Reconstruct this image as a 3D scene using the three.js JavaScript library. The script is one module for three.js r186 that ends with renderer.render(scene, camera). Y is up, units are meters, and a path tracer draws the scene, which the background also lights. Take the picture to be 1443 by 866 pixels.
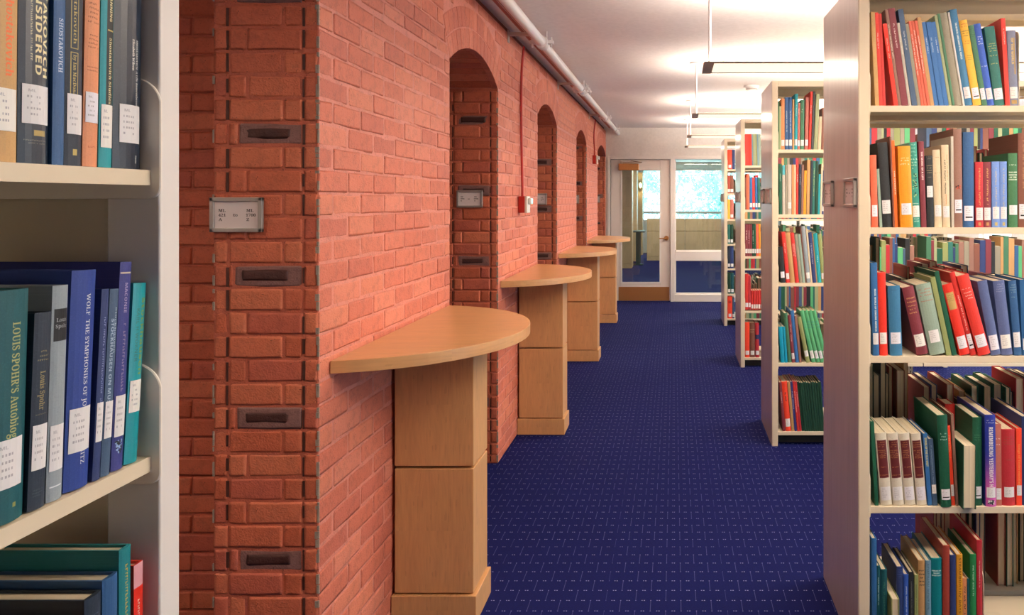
import * as THREE from 'three';
import { RoundedBoxGeometry } from 'three/addons/geometries/RoundedBoxGeometry.js';
import { mergeGeometries, mergeVertices } from 'three/addons/utils/BufferGeometryUtils.js';
import { RectAreaLightUniformsLib } from 'three/addons/lights/RectAreaLightUniformsLib.js';

// ------------------------------------------------------------------ camera, sky, exposure
// The picture is 1443 x 866 with focal length F pixels; the lens is shifted so that the corridor's vanishing point lies at (CX, CY).
const F = 1020, CX = 950, CY = 281, EYE = 1.544;
const scene = new THREE.Scene();
const camera = new THREE.PerspectiveCamera(2 * Math.atan(585 / F) * 180 / Math.PI, 1900 / 1170, 0.05, 200);
camera.position.set(0, EYE, 0);
camera.lookAt(0, EYE, -1);
camera.setViewOffset(1900, 1170, 0, 585 - CY, 1443, 866);
camera.updateProjectionMatrix();
const renderer = new THREE.WebGLRenderer({ antialias: true });
renderer.toneMapping = THREE.LinearToneMapping;
renderer.toneMappingExposure = 0.87;
renderer.shadowMap.enabled = true;
RectAreaLightUniformsLib.init();

const LAMP_DOWN = 24, LAMP_UP = 52;           // radiance of the pendants' lower lens and upper opening
{ // overcast sky, a little brighter overhead
  const w = 64, h = 32, d = new Float32Array(w * h * 4);
  for (let j = 0; j < h; j++) for (let i = 0; i < w; i++) {
    const e = Math.max(0, (j + 0.5) / h * 2 - 1), k = 0.8 + 0.4 * e, o = (j * w + i) * 4;
    d[o] = 0.72 * k; d[o + 1] = 0.93 * k; d[o + 2] = 1.22 * k; d[o + 3] = 1;
  }
  const t = new THREE.DataTexture(d, w, h, THREE.RGBAFormat, THREE.FloatType);
  t.mapping = THREE.EquirectangularReflectionMapping; t.magFilter = THREE.LinearFilter; t.needsUpdate = true;
  scene.background = t; scene.backgroundIntensity = 13;
}

// ------------------------------------------------------------------ helpers
let seed = 7;
const rnd = () => { seed = (seed * 1664525 + 1013904223) >>> 0; return seed / 4294967296; };
const rr = (a, b) => a + (b - a) * rnd();
const pick = (a) => a[Math.floor(rnd() * a.length)];
const taken = new Map();
function numbered(name) {
  const n = taken.get(name) ?? 0; taken.set(name, n + 1);
  return n ? `${name}_${String(n).padStart(3, '0')}` : name;
}
function shade(o) { o.traverse((m) => { if (m.isMesh) { m.castShadow = true; m.receiveShadow = true; } }); return o; }
const M3 = (x, y, d) => new THREE.Vector3(x, y, -d);            // a place: across, up, depth along the corridor
function obj(name, geo, material, parent) {
  const g = Array.isArray(geo) ? mergeGeometries(geo.map((q) => { const p = q.index ? q.toNonIndexed() : q; for (const k of Object.keys(p.attributes)) if (!['position', 'normal', 'uv'].includes(k)) p.deleteAttribute(k); return p; })) : geo;
  const m = new THREE.Mesh(g, material); m.castShadow = m.receiveShadow = true;
  m.name = parent ? name : numbered(name);
  (parent ?? scene).add(m); return m;
}
function thing(name, label, category, pos = new THREE.Vector3(), group) {
  const o = new THREE.Group(); o.name = numbered(name); o.position.copy(pos); scene.add(o);
  o.userData = { label, category }; if (group) o.userData.group = group; return o;
}
function tag(o, label, category, group) { o.userData.label = label; o.userData.category = category; if (group) o.userData.group = group; return o; }
function struct(name, label) { const o = new THREE.Group(); o.name = numbered(name); o.userData = { kind: 'structure', label, category: name.split('_')[0] }; scene.add(o); return o; }
// box between two corners given as across, up, depth
function bx(x0, x1, y0, y1, d0, d1, r = 0) {
  const w = Math.abs(x1 - x0), h = Math.abs(y1 - y0), e = Math.abs(d1 - d0);
  const g = r > 0 ? new RoundedBoxGeometry(w, h, e, 1, Math.min(r, w / 2.1, h / 2.1, e / 2.1)) : new THREE.BoxGeometry(w, h, e);
  metricUV(g); g.translate((x0 + x1) / 2, (y0 + y1) / 2, -(d0 + d1) / 2); return g;
}
function metricUV(g) { // uv in metres by dominant normal
  const p = g.attributes.position, n = g.attributes.normal, u = new Float32Array(p.count * 2);
  for (let i = 0; i < p.count; i++) {
    const ax = Math.abs(n.getX(i)), ay = Math.abs(n.getY(i)), az = Math.abs(n.getZ(i));
    if (ax > ay && ax > az) { u[2 * i] = p.getZ(i); u[2 * i + 1] = p.getY(i); } else if (ay > az) { u[2 * i] = p.getX(i); u[2 * i + 1] = p.getZ(i); } else { u[2 * i] = p.getX(i); u[2 * i + 1] = p.getY(i); }
  }
  g.setAttribute('uv', new THREE.BufferAttribute(u, 2)); return g;
}
function cyl(a, b, r, seg = 16, r2 = r) { // a rod from a to b
  const v = b.clone().sub(a), g = new THREE.CylinderGeometry(r2, r, v.length(), seg);
  g.translate(0, v.length() / 2, 0);
  g.applyQuaternion(new THREE.Quaternion().setFromUnitVectors(new THREE.Vector3(0, 1, 0), v.normalize()));
  g.translate(a.x, a.y, a.z); return g;
}
const canvas = (w, h) => { const c = document.createElement('canvas'); c.width = w; c.height = h; return c; };
function noiseTex(w, h, fn, srgb = true) { // fn(x, y) -> [r, g, b] 0..255
  const d = new Uint8Array(w * h * 4);
  for (let y = 0; y < h; y++) for (let x = 0; x < w; x++) { const c = fn(x, y), o = (y * w + x) * 4; d[o] = c[0]; d[o + 1] = c[1]; d[o + 2] = c[2]; d[o + 3] = 255; }
  const t = new THREE.DataTexture(d, w, h); t.wrapS = t.wrapT = THREE.RepeatWrapping; t.magFilter = THREE.LinearFilter; t.minFilter = THREE.LinearFilter;
  if (srgb) t.colorSpace = THREE.SRGBColorSpace; t.needsUpdate = true; return t;
}
// tileable value noise
function lattice(n, s) { const a = []; let q = s >>> 0; for (let i = 0; i < n * n; i++) { q = (q * 1664525 + 1013904223) >>> 0; a.push(q / 4294967296); } return a; }
function vnoise(n, s) {
  const a = lattice(n, s), f = (t) => t * t * (3 - 2 * t);
  return (u, v) => { u = ((u % 1) + 1) % 1 * n; v = ((v % 1) + 1) % 1 * n; const i = Math.floor(u), j = Math.floor(v), x = f(u - i), y = f(v - j), I = (i + 1) % n, J = (j + 1) % n; i % n;
    return (a[(j % n) * n + i % n] * (1 - x) + a[(j % n) * n + I] * x) * (1 - y) + (a[J * n + i % n] * (1 - x) + a[J * n + I] * x) * y; };
}
const std = (color, roughness = 0.6, more = {}) => new THREE.MeshPhysicalMaterial({ color, roughness, ...more });

// ------------------------------------------------------------------ materials
const nA = vnoise(8, 11), nB = vnoise(23, 12), nC = vnoise(61, 13), nD = vnoise(120, 14);
const brickTone = noiseTex(256, 256, (x, y) => { const u = x / 256, v = y / 256, a = nA(u, v), b = nB(u, v), c = nC(u, v), d = nD(u, v);
  let k = 0.84 + 0.12 * a + 0.1 * b + 0.06 * c + 0.05 * d; if (c > 0.9 && b > 0.6) k *= 0.62; let g = k; if (b > 0.82) g *= 1.06; return [255 * Math.min(1, k), 255 * Math.min(1, g), 255 * Math.min(1, g)]; });
brickTone.repeat.set(4.3, 4.3);
const brickBump = noiseTex(256, 256, (x, y) => { const u = x / 256, v = y / 256; const q = 255 * (0.35 * nB(u, v) + 0.4 * nC(u, v) + 0.25 * nD(u, v)); return [q, q, q]; }, false);
brickBump.repeat.set(4.3, 4.3);
const brickMat = (hex) => std(hex, 0.62, { map: brickTone, bumpMap: brickBump, bumpScale: 0.0016 });
const FACE = ['#d67b62', '#cf745c', '#db8367', '#ca705b', '#d67960', '#dd866d'].map(brickMat);
const FACE_MORTAR = brickMat('#dd8d7b');
const JAMB = ['#d07150', '#c96a49', '#d57856', '#c56850', '#d77c59', '#cc6e4f'].map(brickMat);  // face brick toned darker and redder: their dimmer light put into the colour
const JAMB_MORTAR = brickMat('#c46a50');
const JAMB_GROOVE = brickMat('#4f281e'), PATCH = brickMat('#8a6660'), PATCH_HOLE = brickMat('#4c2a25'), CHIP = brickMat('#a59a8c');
const grain = noiseTex(512, 512, (x, y) => { const u = x / 512, v = y / 512; const w = nA(u, v * 0.5) * 0.05; const a = nB(u + w, v * 0.12), b = nD(u + w, v * 0.08), c = nC(u * 2 + w, v * 0.15);
  const k = 0.9 + 0.05 * a + 0.05 * b - (c > 0.86 ? 0.05 : 0); return [255 * Math.min(1, k), 255 * Math.min(1, k * 0.992), 255 * Math.min(1, k * 0.975)]; });
grain.repeat.set(2.2, 2.2);
const grainTurn = grain.clone(); grainTurn.rotation = Math.PI / 2; grainTurn.repeat.set(2.2, 2.2); grainTurn.needsUpdate = true;
const MAPLE = std('#dcaa75', 0.42, { map: grain, clearcoat: 0.25, clearcoatRoughness: 0.35 });
const MAPLE_TOP = std('#dcaa75', 0.38, { map: grainTurn, clearcoat: 0.3, clearcoatRoughness: 0.3 });
const MAPLE_EDGE = std('#dcaa75', 0.4, { map: grainTurn, clearcoat: 0.25, clearcoatRoughness: 0.35 });
const MAPLE_PALE = std('#d9bb95', 0.5, { map: grain });
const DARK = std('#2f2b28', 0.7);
const orange = noiseTex(128, 128, (x, y) => { const q = 246 + 9 * nC(x / 128, y / 128); return [q, q, q]; });
const WALLPAINT = std('#f5efe8', 0.75, { map: orange });
const CEILING = std('#f0ebe8', 0.85, { map: orange });
const FRAMEPAINT = std('#f0e9e3', 0.45);
const CREAM = std('#decfb4', 0.45), CREAM_DULL = std('#d8cab0', 0.5), OLIVE = std('#b3a98f', 0.55);
const brushed = noiseTex(256, 256, (x, y) => { const k = 228 + 16 * nD(x / 256, y / 256 * 0.03) + 8 * nA(x / 256, y / 256); return [k, k, k]; });
const PANEL = std('#dcd2c9', 0.34, { map: brushed, metalness: 0.15, clearcoat: 0.35, clearcoatRoughness: 0.22 });
const ALU = std('#b4b0aa', 0.36, { metalness: 0.35 });
const WHITEPIPE = std('#ece8e6', 0.4), REDPAINT = std('#b8271c', 0.42), COPPER = std('#b8644a', 0.5);
const BRASS = std('#c28a55', 0.35, { metalness: 0.6 });
const LAMPBROWN = std('#b59d89', 0.5, { metalness: 0.15 });
const LENS = new THREE.MeshStandardMaterial({ color: '#fff6e0', roughness: 0.5, emissive: '#fff2d6', emissiveIntensity: 1.25 });
const GLASS = new THREE.MeshPhysicalMaterial({ color: '#f2fbfa', roughness: 0.0, transmission: 1, thickness: 0, ior: 1.5 });
const PAGES = (() => { const t = noiseTex(256, 16, (x) => { const k = 190 + 50 * nD(x / 256, 0.3) + 12 * nC(x / 256, 0.7); return [k, k * 0.965, k * 0.89]; }); return std('#f4ecdc', 0.85, { map: t }); })();

// carpet: rows of paired tufts with a fine upright stroke at every other tuft, staggered
const carpetTex = (() => {
  const W = 928, H = 1146, c = canvas(W, H), g = c.getContext('2d');
  g.fillStyle = '#11174f'; g.fillRect(0, 0, W, H);
  const im = g.getImageData(0, 0, W, H), d = im.data; let q = 99;
  for (let i = 0; i < d.length; i += 4) { q = (q * 1664525 + 1013904223) >>> 0; const k = 0.74 + 0.52 * (q / 4294967296); d[i] *= k; d[i + 1] *= k; d[i + 2] *= k; }
  g.putImageData(im, 0, 0);
  const px = 232, pz = 286.5;
  for (let r = 0; r < 8; r++) {
    const y = r * pz / 2;
    for (let k = 0; k < 4; k++) {
      const x = k * px;
      g.fillStyle = '#9c9dc0';
      for (const o of [58, 174]) { g.fillRect(x + o + 3, y - 4, 10, 8); g.fillRect(x + o - 14, y - 3, 9, 7); }
      g.fillStyle = '#7f80a8'; for (const o of [0, 116]) g.fillRect(x + o - 4, y - 4, 8, 8);
      g.fillStyle = '#4c4e7c'; g.fillRect(x + (r % 2 ? 116 : 0) - 2, y, 4, pz / 2);
    }
  }
  const t = new THREE.CanvasTexture(c); t.wrapS = t.wrapT = THREE.RepeatWrapping; t.colorSpace = THREE.SRGBColorSpace; t.repeat.set(1 / 0.464, 1 / 0.573); return t;
})();
const CARPET = std('#ffffff', 0.95, { map: carpetTex, specularIntensity: 0.25 });

// ------------------------------------------------------------------ room shell
const XW = -1.0326, TH = 0.307, H = 2.63, WALLTOP = 2.58, END = 10.95, FAR = 21, XR = 4.4, XL = -4, BACK = -3.4;
{
  const f = struct('floor', 'navy blue carpet with small pale tufts in staggered rows');
  obj('carpet', [bx(XL, XR, -0.12, 0, BACK, FAR + 0.3)], CARPET, f);
  const c = struct('ceiling', 'smooth white plaster ceiling above pendant lights');
  obj('plaster', [bx(XL - 0.2, XR + 0.2, H, H + 0.15, BACK - 0.2, FAR + 0.3)], CEILING, c);
  const wr = struct('wall_right', 'off-white plaster wall with windows at the far ends of the aisles'); const WY0 = 0.35, WY1 = 1.75, wins = [1.43, 3.6, 5.75, 7.95, 9.95];
  const solid = []; let from = BACK - 0.2; for (const w of wins) { solid.push(bx(XR, XR + 0.2, 0, H, from, w - 0.5), bx(XR, XR + 0.2, 0, WY0, w - 0.5, w + 0.5), bx(XR, XR + 0.2, WY1, H, w - 0.5, w + 0.5)); from = w + 0.5; } solid.push(bx(XR, XR + 0.2, 0, H, from, FAR + 0.3)); obj('plaster', solid, WALLPAINT, wr);
  wins.forEach((w, i) => { const o = struct(`window_${i + 3}`, `plain daylit window at the end of aisle ${'one two three four five'.split(' ')[i]} from the viewpoint`); obj('frame', [bx(XR + 0.06, XR + 0.12, WY0, WY0 + 0.05, w - 0.5, w + 0.5), bx(XR + 0.06, XR + 0.12, WY1 - 0.05, WY1, w - 0.5, w + 0.5), bx(XR + 0.06, XR + 0.12, WY0, WY1, w - 0.5, w - 0.45), bx(XR + 0.06, XR + 0.12, WY0, WY1, w + 0.45, w + 0.5)], FRAMEPAINT, o); obj('pane', bx(XR + 0.085, XR + 0.091, WY0 + 0.05, WY1 - 0.05, w - 0.45, w + 0.45), GLASS, o); });
  const wb = struct('wall_back', 'plain off-white plaster wall behind the viewpoint'); obj('plaster', bx(XL, XR, 0, H, BACK - 0.2, BACK), WALLPAINT, wb);
  const wo = struct('wall_outer', 'plain plaster wall of the room beyond the brick arches'); obj('plaster', bx(XL - 0.2, XL, 0, H, BACK - 0.2, FAR + 0.3), WALLPAINT, wo);
  const wp = struct('wall_partition', 'plaster wall closing the space beyond the brick arches'); obj('plaster', bx(XL, XW - TH, 0, H, END, END + 0.12), WALLPAINT, wp);
}

// ------------------------------------------------------------------ brick wall with arches
const CO = 0.0688, PITCH = 0.1924, J = 0.009, Y0 = 1.5625 - 23 * CO;      // course height, brick pitch, joint, lowest joint
const PIERS = [[2.102, 3.338], [4.242, 5.483], [6.383, 7.66], [8.535, 9.775]];
const SPRING = 2.196, RISE = 0.122;
const brickCache = new Map();
function brickGeo(L, Hh, v, D = 0.022) { // front at local +z, pillowed edges, slightly uneven
  const key = `${Math.round(L * 200)}_${Math.round(Hh * 500)}_${v}_${D}`;
  if (brickCache.has(key)) return brickCache.get(key);
  const q = (() => { let s = (Math.round(L * 1000) * 31 + v * 977 + 5) >>> 0; return () => { s = (s * 1664525 + 1013904223) >>> 0; return s / 4294967296 - 0.5; }; })();
  const e = Math.min(0.008, L * 0.3), cx = [-L / 2, -L / 2 + e, 0, L / 2 - e, L / 2], f = Math.min(0.007, Hh * 0.3), cy = [-Hh / 2, -Hh / 2 + f, Hh / 2 - f, Hh / 2];
  const P = [], UV = [], I = []; const ou = (v * 0.37) % 1, ov = (v * 0.61) % 1;
  for (let j = 0; j < 4; j++) for (let i = 0; i < 5; i++) {
    const edge = i === 0 || i === 4 || j === 0 || j === 3, corner = (i === 0 || i === 4) && (j === 0 || j === 3);
    P.push(cx[i] + q() * 0.0035 * (i % 4 ? 1 : 0.8), cy[j] + q() * 0.0032, (edge ? (corner ? -0.003 : -0.0018) : 0) + q() * 0.0014);
    UV.push(cx[i] + ou, cy[j] + ov);
  }
  for (let j = 0; j < 3; j++) for (let i = 0; i < 4; i++) { const a = j * 5 + i; I.push(a, a + 1, a + 6, a, a + 6, a + 5); }
  const ring = [0, 1, 2, 3, 4, 9, 14, 19, 18, 17, 16, 15, 10, 5], b = P.length / 3;
  for (const k of ring) { P.push(P[3 * k], P[3 * k + 1], -D); UV.push(UV[2 * k] + 0.01, UV[2 * k + 1]); }
  for (let k = 0; k < ring.length; k++) { const n = (k + 1) % ring.length; I.push(ring[k], b + k, b + n, ring[k], b + n, ring[n]); }
  const g = new THREE.BufferGeometry(); g.setAttribute('position', new THREE.Float32BufferAttribute(P, 3)); g.setAttribute('uv', new THREE.Float32BufferAttribute(UV, 2)); g.setIndex(I); g.computeVertexNormals();
  brickCache.set(key, g); return g;
}
const R5 = Math.PI / 2;
// one brick on the corridor face (normal +x), from depth a to b
function faceBrick(parent, a, b, y, hh, bulk, mats = FACE, X = XW) {
  const L = b - a - 0.006; if (L < 0.012) return;
  const g = brickGeo(L, hh, Math.floor(rnd() * 5)); const m = pick(mats);
  if (bulk) { const c = g.clone(); c.applyMatrix4(new THREE.Matrix4().makeRotationY(R5)); c.translate(X, y, -(a + b) / 2); bulk.push(c); return; }
  const o = obj('brick', g, m, parent); o.rotation.y = R5; o.position.set(X + rr(-0.0012, 0.0012), y, -(a + b) / 2);
}
function frontBrick(parent, x0, x1, y, hh, d, mat, name = 'brick', push = 0) { // normal towards -depth
  const L = x1 - x0 - J * 0.55; if (L < 0.01) return;
  const o = obj(name, brickGeo(L, hh, Math.floor(rnd() * 5)), mat, parent); o.position.set((x0 + x1) / 2, y, -d + rr(-0.0015, 0.0015) + push); return o;
}
const bondRow = (z0, z1, k) => { const cuts = [z0]; let z = z0 + (((k % 2) + 2) % 2 ? PITCH : PITCH / 2 - 0.004); while (z < z1 - 0.03) { cuts.push(z); z += PITCH; } cuts.push(z1); return cuts; };
const hB = CO - J;
const archMid = [1, 2, 3].map((i) => (PIERS[i - 1][1] + PIERS[i][0]) / 2);
const archHalf = [1, 2, 3].map((i) => (PIERS[i][0] - PIERS[i - 1][1]) / 2);
archMid.push((9.775 + END) / 2); archHalf.push((END - 9.775) / 2);
const archR = archHalf.map((h) => (h * h + RISE * RISE) / (2 * RISE));
const RING = 0.104;
PIERS.forEach(([z0, z1], n) => {
  const o = struct('wall_left', ['salmon painted brick pier with call number sign and first half-round desk', 'salmon painted brick pier carrying the red alarm box with strobe', 'salmon painted brick pier between the second and third arched niches', 'salmon painted brick pier beside the glazed door'][n]);
  obj('mortar', bx(XW - TH + 0.004, XW - 0.0018, 0, SPRING + 0.02, z0 + 0.006, z1 - 0.006), FACE_MORTAR, o);
  const bulk = n > 1 ? [] : null;
  for (let k = -1; Y0 + k * CO < SPRING - 0.005; k++) {
    const yb = Math.max(0, Y0 + k * CO), yt = Math.min(SPRING, Y0 + (k + 1) * CO), hh = yt - yb - 0.0065; if (hh < 0.015) continue;
    const cuts = bondRow(z0, z1, k); for (let i = 0; i < cuts.length - 1; i++) faceBrick(o, cuts[i], cuts[i + 1], (yb + yt) / 2, hh, bulk);
  }
  if (bulk) { const m = obj('bricks', bulk, FACE[0], o); m.userData.kind = 'stuff'; }
});
// the end faces of the piers, cut by two old grooves
PIERS.concat([[END - 0.02, END]]).forEach(([z0], n) => {
  const o = struct('wall_jamb', ['dark red brick pier end holding the large legible call number sign', 'dark red brick jamb of the first arched niche', 'dark red brick jamb of the second arched niche', 'dark red brick jamb of the third arched niche', 'dark red brick jamb of the niche beside the glazed door'][n]);
  const xa = XW - TH, xb = XW, g1 = xa + 0.0365, g2 = xb - 0.0375;
  obj('mortar', [bx(xa + 0.002, xb - 0.004, 0, SPRING, z0 + 0.0022, z0 + 0.012)], JAMB_MORTAR, o);
  const cutsDark = [];
  const chips = [], bulk = [];
  for (let k = -1; Y0 + k * CO < SPRING - 0.005; k++) {
    const yb = Math.max(0, Y0 + k * CO), yt = Math.min(SPRING, Y0 + (k + 1) * CO), hh = yt - yb - J * 0.75, y = (yb + yt) / 2; if (hh < 0.015) continue;
    const odd = ((k % 2) + 2) % 2, mid = odd ? g1 + 0.062 : g2 - 0.066, patched = ((k + 5 + n * 2) % 6 + 6) % 6 === 0;
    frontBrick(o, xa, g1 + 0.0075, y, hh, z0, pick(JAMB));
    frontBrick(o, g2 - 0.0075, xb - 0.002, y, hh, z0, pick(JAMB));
    if (patched) {
      const s = rr(0.012, 0.03), e = rr(0.01, 0.03); const p = frontBrick(o, g1 + 0.008 + s, g2 - 0.008, y, hh, z0, PATCH, 'patched_brick', -0.001); p.userData.label = 'grey cement patch over a broken brick';
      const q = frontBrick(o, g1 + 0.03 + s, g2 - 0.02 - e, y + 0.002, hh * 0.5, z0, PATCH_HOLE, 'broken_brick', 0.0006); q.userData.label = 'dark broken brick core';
      if (s > 0.01) frontBrick(o, g1 + 0.008, g1 + 0.008 + s, y, hh, z0, pick(JAMB));
    } else { frontBrick(o, g1 + 0.008, mid, y, hh, z0, pick(JAMB)); frontBrick(o, mid, g2 - 0.008, y, hh, z0, pick(JAMB)); }
    for (const [gx, pr] of [[g1, 0.7], [g2 - 0.011, 0.9]]) if (rnd() < pr) { const q = rr(0, 0.3) * hh, w = rr(0.0045, 0.008); cutsDark.push(bx(gx + 0.002, gx + 0.002 + w, y - hh / 2 + q * (rnd() < 0.5 ? 1 : 0), y + hh / 2 - q * 0.6, z0 - 0.0003, z0 + 0.0035)); }
    if (n < 4) for (let i = 0, p = y - hh / 2 + rr(0, 0.006); i < 3 && p < y + hh / 2; i++) { const e = Math.min(y + hh / 2, p + rr(0.008, 0.045)); if (rnd() < 0.35) chips.push(bx(xa - 0.001, xa + rr(0.002, 0.005), p, e, z0 - 0.0006, z0 + 0.004)); if (rnd() < 0.75) chips.push(bx(xb - rr(0.003, 0.011), xb + 0.0012, p, e, z0 - rr(0.0005, 0.0012), z0 + 0.004)); p = e + rr(0, 0.004); }
  }
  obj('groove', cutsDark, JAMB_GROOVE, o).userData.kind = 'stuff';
  if (chips.length) { const m = obj('chipped_edge', chips, CHIP, o); m.userData = { kind: 'stuff', label: 'grey chips of worn paint along the corner' }; }
});
{ // wall above the springing of the arches: core with arched cuts, voussoir rings, courses between them
  const o = struct('wall_left_upper', 'salmon painted brickwork with double rings of arch bricks under the white pipe');
  const s = new THREE.Shape(); s.moveTo(PIERS[0][0], WALLTOP); s.lineTo(PIERS[0][0], SPRING);
  archMid.forEach((m, i) => { s.lineTo(m - archHalf[i], SPRING); const R = archR[i], a = Math.asin(archHalf[i] / R), cy = SPRING + RISE - R;
    for (let k = 0; k <= 16; k++) { const t = -a + 2 * a * k / 16; s.lineTo(m + (R + 0.004) * Math.sin(t), cy + (R + 0.004) * Math.cos(t)); } s.lineTo(m + archHalf[i], SPRING); });
  s.lineTo(END, SPRING); s.lineTo(END, WALLTOP); s.closePath();
  const g = new THREE.ExtrudeGeometry(s, { depth: TH - 0.006, bevelEnabled: false }); g.rotateY(R5); g.translate(XW - TH + 0.004, 0, 0); metricUV(g);
  obj('mortar', g, FACE_MORTAR, o);
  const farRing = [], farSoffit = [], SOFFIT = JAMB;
  archMid.forEach((m, i) => {
    const R = archR[i], a = Math.asin(archHalf[i] / R), cy = SPRING + RISE - R;
    for (let ring = 0; ring < 2; ring++) {
      const r0 = R + ring * RING, r1 = r0 + RING - J, n = Math.round(2 * a * (r0 + RING / 2) / 0.071), st = 2 * a / n;
      for (let k = 0; k < n; k++) {
        const t0 = -a + k * st + 0.004 / r0, t1 = -a + (k + 1) * st - 0.004 / r0;
        const sh = new THREE.Shape(); for (const [r, t] of [[r0, t0], [r0, t1], [r1, t1], [r1, t0]]) { const X = m + r * Math.sin(t), Y = cy + r * Math.cos(t) + rr(-0.001, 0.001); sh.curves.length || sh.currentPoint.x ? sh.lineTo(X, Y) : sh.moveTo(X, Y); }
        const dep = 0.03; const e = new THREE.ExtrudeGeometry(sh, { depth: dep, bevelEnabled: true, bevelThickness: 0.002, bevelSize: 0.0015, bevelSegments: 1, curveSegments: 1 }); e.rotateY(R5); e.translate(XW - dep - 0.002 + rr(-0.001, 0.001), 0, 0); metricUV(e);
        if (i < 2) obj('arch_brick', e, pick(FACE), o); else farRing.push(e);
        if (!ring) { const f = new THREE.ExtrudeGeometry(sh, { depth: TH - 0.04, bevelEnabled: false }); f.rotateY(R5); f.translate(XW - TH + 0.004, 0.001, 0); metricUV(f); if (i < 2) obj('soffit_brick', f, pick(SOFFIT), o); else farSoffit.push(f); }
      }
    }
  });
  obj('arch_bricks', farRing, FACE[1], o).userData.kind = 'stuff'; obj('soffit_bricks', farSoffit, SOFFIT[0], o).userData.kind = 'stuff';
  const bulk = [];
  for (let k = Math.floor((SPRING - Y0) / CO); Y0 + k * CO < WALLTOP; k++) {
    const yb = Math.max(SPRING, Y0 + k * CO), yt = Math.min(WALLTOP, Y0 + (k + 1) * CO), hh = yt - yb - 0.0065, y = (yb + yt) / 2; if (hh < 0.012) continue;
    let spans = [[PIERS[0][0], END]];
    archMid.forEach((m, i) => { const R = archR[i] + 2 * RING, a = Math.asin(archHalf[i] / archR[i]), cy = SPRING + RISE - archR[i]; const dy = yb - cy; if (dy >= R) return;
      const half = Math.min(Math.sqrt(R * R - dy * dy), Math.tan(a) * Math.max(0, y - cy)); const w = half + 0.004; spans = spans.flatMap(([p, q]) => (m + w <= p || m - w >= q ? [[p, q]] : [[p, m - w], [m + w, q]].filter(([u, v]) => v - u > 0.02))); });
    for (const [p, q] of spans) { const first = bondRow(PIERS[0][0], END, k).filter((z) => z > p + 0.02 && z < q - 0.02); const cuts = [p, ...first, q]; for (let i = 0; i < cuts.length - 1; i++) faceBrick(o, cuts[i], cuts[i + 1], y, hh, cuts[i] > 6.3 ? bulk : null); }
  }
  obj('bricks', bulk, FACE[2], o).userData.kind = 'stuff';
  // shadowy timber plate set back between brickwork and ceiling
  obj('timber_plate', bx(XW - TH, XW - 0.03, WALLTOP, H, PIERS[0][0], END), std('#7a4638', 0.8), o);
}
{ // first stretch of the wall behind the tall bookcase, and the head over the opening beside it
  const o = struct('wall_left_return', 'painted brick wall carried over the open archway beside the tall bookcase');
  obj('mortar', [bx(XW - TH, XW, 0, H, BACK, 1.2), bx(XW - TH, XW, SPRING + 0.09, H, 1.2, 2.1)], FACE_MORTAR, o);
  const w = struct('wall_cross', 'deep red brick wall seen through the open archway');
  obj('mortar', bx(XL, XW - TH - 0.002, 0, H, 2.604, 2.8), JAMB_MORTAR, w);
  for (let k = -1; Y0 + 0.02 + k * CO < H - 0.02; k++) { const yb = Math.max(0, Y0 + 0.02 + k * CO), yt = Math.min(H, Y0 + 0.02 + (k + 1) * CO), hh = yt - yb - J * 0.7; if (hh < 0.015) continue;
    let x = -1.35 - (((k % 2) + 2) % 2 ? 0.19 : 0.1), p = -1.345; while (p > -2.1) { frontBrick(w, x, p, (yb + yt) / 2, hh, 2.6, pick(JAMB)); p = x; x -= PITCH; } }
}

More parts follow.
